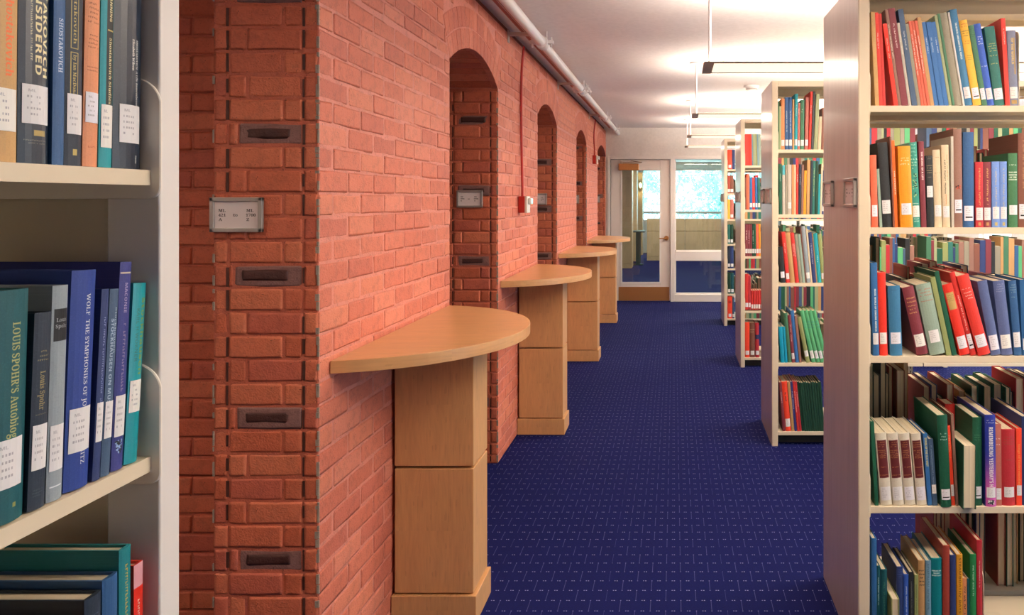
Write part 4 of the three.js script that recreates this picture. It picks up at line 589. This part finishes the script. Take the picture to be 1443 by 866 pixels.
{ // third bookcase from the glass door
  const D = 4.53 + 0.02, res = 620, base = (n) => ({ res, where: [n, 'third'], group: `books on the ${n} shelf of the third bookcase` });
  const f = { flat: true };
  shelfOf([1085, 115, 8.663], SH5[0], D, [[96, 109, 92, 238, 'cloth_green', f], [110, 131, 108, 300, 'sage', f], [136, 181, 134, 205, 'apricot', { stick: 1 }], [185, 228, 182, 190, 'cloth_blue', { stick: 1, marks: [sv(0.26, 0.4)] }], [230, 272, 228, 190, 'cloth_blue', { stick: 1, marks: [sv(0.26, 0.42)] }], [275, 297, 277, 215, 'tan', f], [299, 336, 307, 150, 'turquoise', { stick: 1, marks: [sv(0.2, 0.2)] }], [338, 366, 344, 260, 'rose', { stick: 1, marks: [sv(0.12, 0.14)] }], [370, 417, 376, 222, 'green', { stick: 1, marks: [ln(2, 0.2, W_, 5)] }], [425, 466, 440, 190, 'rose', { stick: 1 }], [470, 501, 495, 120, 'scarlet', { marks: [sv(0.24, 0.14)] }], [505, 531, 530, 120, 'dark_grey', f], [535, 581, 566, 150, 'sage', {}], [585, 624, 590, 425, 'beige', {}], [626, 655, 628, 320, 'brown', f]], base('top'));
  shelfOf([1085, 210, 8.663], SH5[1], D, [[112, 151, 106, 180, 'deep_green', { marks: [sv(0.2, 0.15)] }], [153, 187, 150, 195, 'pale_grey', { marks: [['b', 1, 0.2, 0, 0, '#4aa6b0']] }], [189, 212, 190, 195, 'drab_grey', f], [214, 265, 212, 190, 'pale_grey', { stick: 1, sy: 0.12 }], [268, 294, 268, 190, 'apricot', f], [296, 318, 297, 190, 'beige', f], [320, 344, 326, 190, 'scarlet', { marks: [sv(0.2, 0.15)] }], [346, 378, 357, 185, 'dark_navy', { marks: [sv(0.2, 0.2)] }], [380, 406, 390, 190, 'taupe', f], [408, 440, 419, 260, 'amber', f], [445, 483, 458, 130, 'tan', f], [487, 510, 503, 140, 'dark_navy', f], [512, 545, 525, 140, 'dark_teal', { marks: [sv(0.15, 0.5, G_)] }], [547, 583, 558, 145, 'bottle_green', {}], [585, 610, 598, 305, 'turquoise', f], [612, 632, 630, 180, 'beige', f], [634, 662, 645, 260, 'navy', { stick: 1 }]], base('second'));
  shelfOf([1085, 305, 8.663], SH5[2], D, [[134, 190, 96, 370, 'black', { stick: 1, sy: 0.14 }], [200, 247, 118, 190, 'red', { stick: 1, sy: 0.07, marks: [sv(0.22, 0.2)] }], [250, 310, 185, 195, 'tan', {}], [312, 357, 246, 200, 'red', { marks: [sv(0.22, 0.26, W_, 0.3, 0.35), sv(0.22, 0.26, W_, 0.3, 0.7)] }], [360, 398, 298, 215, 'drab_grey', {}], [400, 435, 335, 215, 'grey_green', {}], [437, 449, 368, 135, 'brown', f], [450, 498, 382, 120, 'silver', { stick: 1 }], [499, 520, 438, 150, 'beige', f], [522, 568, 464, 195, 'navy', { marks: [sv(0.22, 0.4)] }], [570, 580, 515, 200, 'tan', f], [582, 632, 530, 205, 'turquoise', { marks: [sv(0.45, 0.12)] }], [634, 680, 585, 215, 'olive', { stick: 1 }]], base('middle'));
  shelfOf([1085, 400, 7.2125], SH5[3], D, [[112, 150, 82, 435, 'cyan', { gloss: true }], [152, 182, 118, 435, 'cyan', { gloss: true }], [186, 222, 108, 300, 'green', {}], [225, 259, 146, 320, 'maroon', { stick: 1, marks: [sv(0.2, 0.38)] }], [262, 298, 170, 275, 'mid_blue', {}], [300, 326, 208, 330, 'taupe', f], [368, 411, 238, 345, 'olive', { stick: 1, sy: 0.13 }], [425, 468, 262, 280, 'mint', { stick: 1, sh: 0.05, marks: [ln(3, 0.22, '#2f7f8a', 6)] }], [471, 512, 308, 280, 'mint', { stick: 1, sh: 0.05, marks: [ln(3, 0.22, '#2f7f8a', 6)] }], [515, 556, 352, 280, 'mint', { stick: 1, sh: 0.05, marks: [ln(3, 0.22, '#2f7f8a', 6)] }], [559, 602, 400, 275, 'mint', { stick: 1, sh: 0.05, marks: [ln(3, 0.22, '#2f7f8a', 6)] }]], base('fourth'));
  const greens = Array.from({ length: 10 }, (_, i) => [328 + i * 23, 350 + i * 23, 264 + i * 26, 168 + (i % 3) * 4, 'bottle_green', f]);
  shelfOf([1085, 515, 7.2125], SH5[4], D, [[132, 159, 92, 170, 'maroon', { marks: [sv(0.2, 0.22)] }], [162, 219, 110, 165, 'flame', { stick: 1, sy: 0.09, sh: 0.05, marks: [sv(0.22, 0.16, K_, 0.34)] }], [222, 251, 170, 170, 'tan', f], [253, 278, 201, 165, 'indigo', { flat: true, marks: [sv(0.2, 0.35)] }], [280, 302, 223, 160, 'red', { flat: true, marks: [sv(0.2, 0.42)] }], [303, 325, 244, 165, 'crimson', { flat: true, marks: [sv(0.2, 0.3)] }], ...greens], base('lowest'));
}
{ // second bookcase from the glass door
  const D = 6.66 + 0.02, res = 420, base = (n) => ({ res, where: [n, 'second'], group: `books on the ${n} shelf of the second bookcase` }), f = { flat: true }, s = { stick: 1 };
  const R = [1015, 165, 7.214], Q = [1015, 280, 7.214], P = [1015, 395, 7.214];
  shelfOf(R, SH5[0], D, [[256, 290, 246, 172, 'scarlet', f], [291, 322, 272, 172, 'bright_red', f], [324, 336, 302, 172, 'light_blue', f], [338, 366, 318, 172, 'sage', f], [367, 380, 352, 172, 'olive', f], [381, 394, 366, 172, 'light_blue', f], [395, 420, 384, 172, 'grey_green', f]], base('top'));
  shelfOf(Q, SH5[1], D, [[250, 264, 248, -218, 'brown', f], [266, 296, 262, -255, 'coral', {}], [298, 326, 292, -218, 'mid_blue', s], [328, 354, 322, -218, 'scarlet', s], [356, 380, 352, -218, 'mid_blue', s], [382, 408, 378, -218, 'dark_teal', s]], base('second'));
  shelfOf(Q, SH5[2], D, [[250, 278, 248, 258, 'maroon', { stick: 1, sy: 0.1, marks: [sv(0.2, 0.3)] }], [280, 301, 277, 258, 'maroon', { stick: 1, sy: 0.1, marks: [sv(0.2, 0.4)] }], [303, 322, 299, 258, 'maroon', { stick: 1, sy: 0.1 }], [324, 345, 320, 258, 'bottle_green', { stick: 1, sy: 0.1, marks: [sv(0.2, 0.4)] }], [347, 365, 343, 258, 'deep_green', { stick: 1, sy: 0.1 }], [367, 392, 362, 258, 'coral', { stick: 1, sy: 0.1 }], [394, 412, 392, 258, 'amber', { stick: 1, sy: 0.1 }]], base('middle'));
  shelfOf(P, 0.528, D, [[252, 286, 246, -65, 'red', s], [288, 311, 285, -52, 'crimson', s], ...Array.from({ length: 10 }, (_, i) => [314 + i * 23.5, 336 + i * 23.5, 313 + i * 23.5, 102, 'red', { stick: 1, sy: 0.06, w: 0.16 }])].map((r) => r), base('fourth'));
  shelfOf(P, SH5[4], D, [[252, 298, 246, 425, 'flame', s], [301, 354, 298, 430, 'brown', { stick: 1, marks: [ln(2, 0.2, '#c8b08a', 5)] }], [358, 397, 355, 430, 'crimson', { stick: 1, marks: [['b', 1, 0.12, 0, 0.35, '#232a55']] }]], base('lowest'));
}
{ // first bookcase from the glass door
  const D = 8.85 + 0.02, res = 420, base = (n) => ({ res, where: [n, 'first'], group: `books on the ${n} shelf of the first bookcase` }), s = { stick: 1 };
  const R = [1015, 165, 7.214], Q = [1015, 280, 7.214], P = [1015, 395, 7.214];
  shelfOf(R, SH7[0], D, [[72, 118, 70, 330, 'flame', s], [120, 150, 119, 330, 'navy', {}]], base('top'));
  shelfOf(R, SH7[1], D, [[72, 98, 70, 592, 'brick_red', s], [100, 135, 99, 592, 'brown', s]], base('second'));
  shelfOf(Q, SH7[2], D, [[66, 90, 65, 5, 'yellow', {}], [93, 132, 92, 5, 'rose', s]], base('third'));
  shelfOf(Q, SH7[3], D, [[76, 101, 75, 262, 'dark_teal', s], [103, 132, 102, 262, 'bottle_green', s]], base('fourth'));
  shelfOf(Q, SH7[4], D, [[74, 100, 73, 480, 'dark_navy', s], [102, 138, 100, 480, 'navy', s]], base('fifth'));
  shelfOf(P, SH7[5], D, [[76, 106, 75, -75, 'bottle_green', s], [108, 140, 107, -75, 'pine', s]], base('sixth'));
  shelfOf(P, SH7[6], D, [[72, 120, 70, 160, 'flame', { stick: 1, marks: [['b', 0.6, 0.12, 0, 0.2, '#b82a1c']] }], [122, 145, 121, 180, 'slate_blue', s]], base('lowest'));
}
{ // far side of the fourth bookcase: fore-edges turned towards us
  const dep = 2.405 + DEP - 0.015, cols = ['crimson', 'maroon', 'brown', 'deep_green', 'black', 'navy', 'tan', 'dark_grey', 'brick_red', 'bottle_green'];
  const rows = [['second', SH5[1], [[0.66, 0.98, 0.2, 0.27], [0.99, 1.22, 0.26, 0.3], [1.24, 1.42, 0.27, 0.32]], 1], ['middle', SH5[2], [[0.67, 0.8, 0.33, 0.39], [0.86, 1.13, 0.21, 0.29], [1.15, 1.4, 0.2, 0.24]], 1], ['fourth', SH5[3], [[0.67, 0.9, 0.36, 0.43], [0.94, 1.16, 0.25, 0.33], [1.18, 1.42, 0.27, 0.36]], 1], ['lowest', SH5[4], [[0.98, 1.2, 0.3, 0.36], [1.22, 1.44, 0.3, 0.37]], 1]];
  for (const [n, y, spans] of rows) for (const [a, b, h0, h1] of spans) { let x = a; while (x < b) { const t = rr(0.012, 0.034); if (x + t > b) break; const h = rr(h0, h1); book({ t: t * 0.96, h, col: pick(cols), w: rr(0.17, 0.225), flat: rnd() < 0.4, res: 160, turn: Math.PI, where: [`rear ${n}`, 'fourth'], group: `books on the rear ${n} shelf of the fourth bookcase`, place: { lean: 0, pos: new THREE.Vector3(x + t / 2, y + 0.0005, -(dep - rr(0, 0.01))) } }); x += t + 0.0008; } }
}
{ // bookcase along the wall; the spines face the corridor
  const SX = -0.6875; const dz = (px) => -SX * F / (CX - px);
  const row = (y, n, rows) => { for (const [b0, b1, t0, ty, col, o = {}] of rows) { const d0 = dz(b0), d1 = dz(b1), dm = (d0 + d1) / 2, top = typeof ty === 'number' && ty < 5 ? y + ty : EYE - (ty - CY) * dz((t0 + (b1 - b0) / 2)) / F, dt = dz(t0), lean = -Math.atan2(dt - d0, top - y), t = (d1 - d0) * Math.cos(lean) * 0.965, h = (top - y) / Math.cos(lean);
    book({ res: 2300, flat: o.flat, w: 0.16, ...o, t, h, col, turn: R5, where: [n, 'wall'], group: `books on the ${n} shelf of the bookcase by the archway`, place: { lean, pos: new THREE.Vector3(SX - (o.in ?? 0), y + 0.0006 + t / 2 * Math.abs(Math.sin(lean)), -dm) } }); } };
  row(LS[0], 'upper', [[-14, 29, -11, 0.245, 'kraft', { marks: [tv('Shostakovich', 0.42, '#e8703c', 0.28, 0.36, 'serif', 0.62)], stick: 1, sy: 0.13, sh: 0.044 }], [29.5, 74, 32, 0.25, 'dark_navy', { gloss: true, marks: [tv('SHOSTAKOVICH', 0.27, '#e8dfae', 0.06, 0.57, 'sans-serif', 0.8), tv('RECONSIDERED', 0.3, '#d9cfa0', 0.06, 0.56, 'sans-serif', 0.54), sv(0.16, 0.4, '#b9b08a', 0.08, 0.32), ['b', 0.4, 0.025, 0, 0.855, '#a58f52', 0.6], ln(2, 0.9, '#8d8a74', 4)], stick: 1, sy: 0.17, sh: 0.042 }], [75, 92, 79, 0.235, 'cloth_blue', { marks: [tv('SHOSTAKOVICH', 0.5, '#b8c4d8', 0.3, 0.26, 'serif')] }], [93, 118, 97, 0.24, 'dark_navy', { marks: [['f', 0.36, 0.42, 0, 0.02, '#b9a55e', 0.42], tv('Shostakovich', 0.24, '#b9a55e', 0.1, 0.32, 'serif', 0.42), ['f', 0.36, 0.24, 0, 0.46, '#b9a55e', 0.42], tv('by Ian MacDonald', 0.24, '#b9a55e', 0.47, 0.22, 'serif', 0.42), ['b', 0.24, 0.03, 0, 0.92, '#b9a55e']], stick: 1, sy: 0.15, sh: 0.046 }], [118.5, 140, 124, 0.235, 'peach', { marks: [ln(5, 0.18, '#8a4a30', 7), ln(4, 0.34, '#8a4a30', 6), ['l', 2, 0, 5, 0.5, '#8a4a30'], ln(1, 0.9, '#b8603a', 8)], stick: 1, sy: 0.22, sh: 0.036 }], [141, 160, 146, 0.24, 'turquoise', { marks: [['b', 0.6, 0.72, 0, 0, '#1b2426', 0.65], tv('FANNING', 0.3, '#e3d6a2', 0.12, 0.14, 'sans-serif', 0.66), ['b', 0.5, 0.008, 0, 0.3, '#c9b46a', 0.66], tv('Shostakovich Studies', 0.32, '#e3d6a2', 0.34, 0.34, 'serif', 0.66)], stick: 1, sy: 0.1, sh: 0.052 }], [164, 204, 167, 0.25, 'dark_navy', { gloss: true, marks: [tv('SHOSTAKOVICH  A Life Remembered', 0.14, W_, 0.34, 0.34, 'serif', 0.72), tv('Elizabeth Wilson', 0.12, W_, 0.34, 0.16, 'serif', 0.56), tv('Princeton', 0.12, W_, 0.93, 0.04, 'serif', 0.7)], stick: 1, sy: 0.13, sh: 0.048 }]]);
  row(LS[1], 'middle', [[-20, 40, -10, 410, 'pine', { marks: [tv('LOUIS SPOHR\u2019S Autobiography', 0.3, '#a9a468', 0.14, 0.62, 'serif', 0.6), ['b', 0.1, 0.02, 0, 0.92, '#8a8a50', 0.66]], stick: 1, sy: 0.15, sh: 0.05 }], [41, 66, 52, 441, 'dark_navy', { marks: [ln(3, 0.2, '#9a8a58', 6), tv('Louis Spohr', 0.4, '#9a8a58', 0.3, 0.2, 'serif'), ln(1, 0.52, '#7a7050', 4), ln(3, 0.9, '#4a5a5c', 4)], stick: 1, sy: 0.2, sh: 0.048 }], [67, 90, 77, 403, 'silver', { marks: [['b', 0.86, 0.15, 0, 0.11, '#14161a', 0.55], ['h', 'Louis|Spohr', 'normal', 0.26, 0.17, '#b9bfc4', 0.56, 'serif'], ['b', 0.7, 0.006, 0, 0.93, '#d4dade']], stick: 1, sy: 0.14, sh: 0.05 }], [93, 129, 106, 382, 'cobalt', { marks: [tv('WOLF  THE SYMPHONIES OF JOHANN STAMITZ', 0.24, W_, 0.11, 0.78, 'serif', 0.6, 'normal')], stick: 1, sy: 0.17, sh: 0.05, w: 0.2 }], [131, 142, 145, 408, 'navy', { marks: [sv(0.15, 0.5, '#8f9cc4', 0.3)], stick: 1, sy: 0.2, sh: 0.046 }], [143, 156, 157, 408, 'slate_blue', { marks: [tv('Stockhausen', 0.3, '#aab8c8', 0.1, 0.25, 'serif', 0.7), tv('STOCKHAUSEN ON MUSIC', 0.4, '#9fb2c8', 0.16, 0.5, 'sans-serif', 0.4)], stick: 1, sy: 0.2, sh: 0.044 }], [158, 175, 172, 370, 'indigo', { marks: [['b', 0.9, 0.008, 0, 0.05, '#c8b9a0'], tv('MACONIE', 0.34, '#9f94b8', 0.1, 0.15, 'sans-serif'), sv(0.3, 0.32, '#8a7e9a', 0.3), ['o', 0, 0.06, 0, 0.86, '#8fb0d8']], stick: 1, sy: 0.16, sh: 0.05, w: 0.2 }], [177, 196, 191, 400, 'turquoise', { gloss: true, marks: [tv('Stockhausen', 0.44, '#8a9a4a', 0.08, 0.44, 'sans-serif', 0.72), tv('KARL H WORNER', 0.26, '#2f7a7a', 0.14, 0.3, 'sans-serif', 0.34)], stick: 1, sy: 0.28, sh: 0.04 }]]);
  row(LS[2], 'lower', [[-20, 38, -20, 0.205, 'beige', {}], [40, 90, 40, 0.198, 'cream', {}], [92, 99, 92, 0.2, 'indigo', { flat: true }], [100, 121, 100, 0.21, 'maroon', {}], [122, 146, 122, 0.229, 'dark_navy', { marks: [ln(2, 0.1, '#5a6a80', 6)] }], [147, 169, 147, 0.238, 'cloth_blue', { marks: [['b', 1, 0.3, 0, 0.24, '#c6323a']] }], [170, 187, 170, 0.262, 'teal', { marks: [sv(0.08, 0.25, '#c9a04a', 0.3), ['o', 0, 0.4, 0, 0.4, '#c9a04a']] }], [189, 202, 189, 0.232, 'bright_red', { flat: true, gloss: true, marks: [['b', 1, 0.13, 0, 0, '#e0a0a8'], sv(0.2, 0.4, W_, 0.3)] }]]);
}
atlasTex.forEach((t) => { t.needsUpdate = true; });
// labels that single out each book
{
  const name = (c) => c.replace(/_/g, ' '), last = (c) => c.split('_').pop();
  const place = (w) => (w[1] === 'wall' ? `${w[0]} shelf beside open archway` : `${w[0]} shelf, ${w[1]} bookcase from glass door`);
  const seen = new Map();
  const dress = (q) => { const big = q.t > 0.04 ? 'thick' : q.t < 0.016 ? 'slim' : q.h > 0.3 ? 'tall' : q.h < 0.21 ? 'small' : ''; return `${big ? big + ' ' : ''}${name(q.col)} book`; };
  const ink = (q) => (!q.titled ? (q.stick ? ' without title' : ' with plain spine') : q.titled === W_ ? ' with white title' : q.titled === G_ ? ' with gold title' : q.titled === K_ ? ' with black title' : ' with muted title');
  const count = (f) => { const m = new Map(); allBooks.forEach((q) => m.set(f(q), (m.get(f(q)) ?? 0) + 1)); return m; };
  const side = (q, i) => { const p = allBooks[i - 1], n = allBooks[i + 1], a = p && p.where.join() === q.where.join() ? p : null, b = n && n.where.join() === q.where.join() ? n : null; return a && b ? `between ${last(a.col)} and ${last(b.col)} ones` : a ? `after ${name(a.col)} one` : b ? `before ${name(b.col)} one` : 'alone'; };
  const v0 = (q) => `${dress(q)}${q.rev ? ' turned pages outwards' : ink(q)}, ${place(q.where)}`; const c0 = count(v0);
  allBooks.forEach((q, i) => { q.v1 = `${dress(q)} ${side(q, i)}, ${place(q.where)}`; });
  for (const q of allBooks) q.b.userData.label = c0.get(v0(q)) === 1 ? v0(q) : q.v1.split(/\s+/).length > 16 ? q.v1.replace(' bookcase from glass door', ' bookcase') : q.v1;
  for (const q of allBooks) { if (q.b.userData.label.split(/\s+/).length > 16) q.b.userData.label = v0(q); }
  for (const q of allBooks) seen.set(q.b.userData.label, (seen.get(q.b.userData.label) ?? 0) + 1);
  let d = 0; for (const n of seen.values()) if (n > 1) d += n; console.log('books', allBooks.length, 'sharing a label', d, 'sheets', atlases.map((a) => a.y + a.row));
}
{ // further books glimpsed through the gaps, past what can be told apart
  const parts = [], cols = ['green', 'mint', 'brown', 'tan', 'navy', 'maroon', 'deep_green', 'taupe', 'drab_grey', 'black', 'cloth_blue', 'crimson', 'dark_teal', 'slate_blue', 'olive', 'sage'].map((k) => new THREE.Color(COL[k]));
  const put = (x, y, d, t, h, w, c) => { const g = new THREE.BoxGeometry(t, h, w); g.translate(x, y + h / 2, -d); const n = g.attributes.position.count, a = new Float32Array(n * 3); for (let i = 0; i < n; i++) { a[3 * i] = c.r; a[3 * i + 1] = c.g; a[3 * i + 2] = c.b; } g.setAttribute('color', new THREE.BufferAttribute(a, 3)); g.deleteAttribute('uv'); parts.push(g); };
  const cream = new THREE.Color('#c9bda4');
  const fill = (x0, x1, y, d, sgn, h0, h1) => { let x = x0; while (x < x1 - 0.04) { const t = rr(0.012, 0.038), h = rr(h0, h1); const c = pick(cols); put(x + t / 2, y, d + sgn * 0.085, t * 0.95, h, 0.17, c); put(x + t / 2, y + 0.003, d + sgn * 0.088, t * 0.7, h - 0.001, 0.172, cream); x += t; } };
  CASES.forEach(([d, sh], i) => { if (i === 0) return; for (const y of sh) { const gap = sh === SH7 ? 0.24 : 0.3; fill(i === 1 ? 1.0 : i === 2 ? (y < 0.6 && y > 0.4 ? 0.97 : 0.83) : 0.83, 1.55, y, d + 0.02, 1, gap * 0.72, gap); fill(1.585, 2.44, y, d + 0.02, 1, gap * 0.72, gap); if (y < 1.8 && y > 0.1) { fill(0.67, 1.55, y, d + DEP - 0.02, -1, gap * 0.6, gap * 0.9); fill(1.6, 2.4, y, d + DEP - 0.02, -1, gap * 0.6, gap * 0.9); } } });
  const g = mergeGeometries(parts); const m = new THREE.Mesh(g, std('#ffffff', 0.65, { vertexColors: true })); m.name = 'shelved_books'; m.castShadow = m.receiveShadow = true;
  m.userData = { kind: 'stuff', label: 'many further books glimpsed through gaps on the farther bookcases', category: 'books' }; scene.add(m);
}

renderer.render(scene, camera);
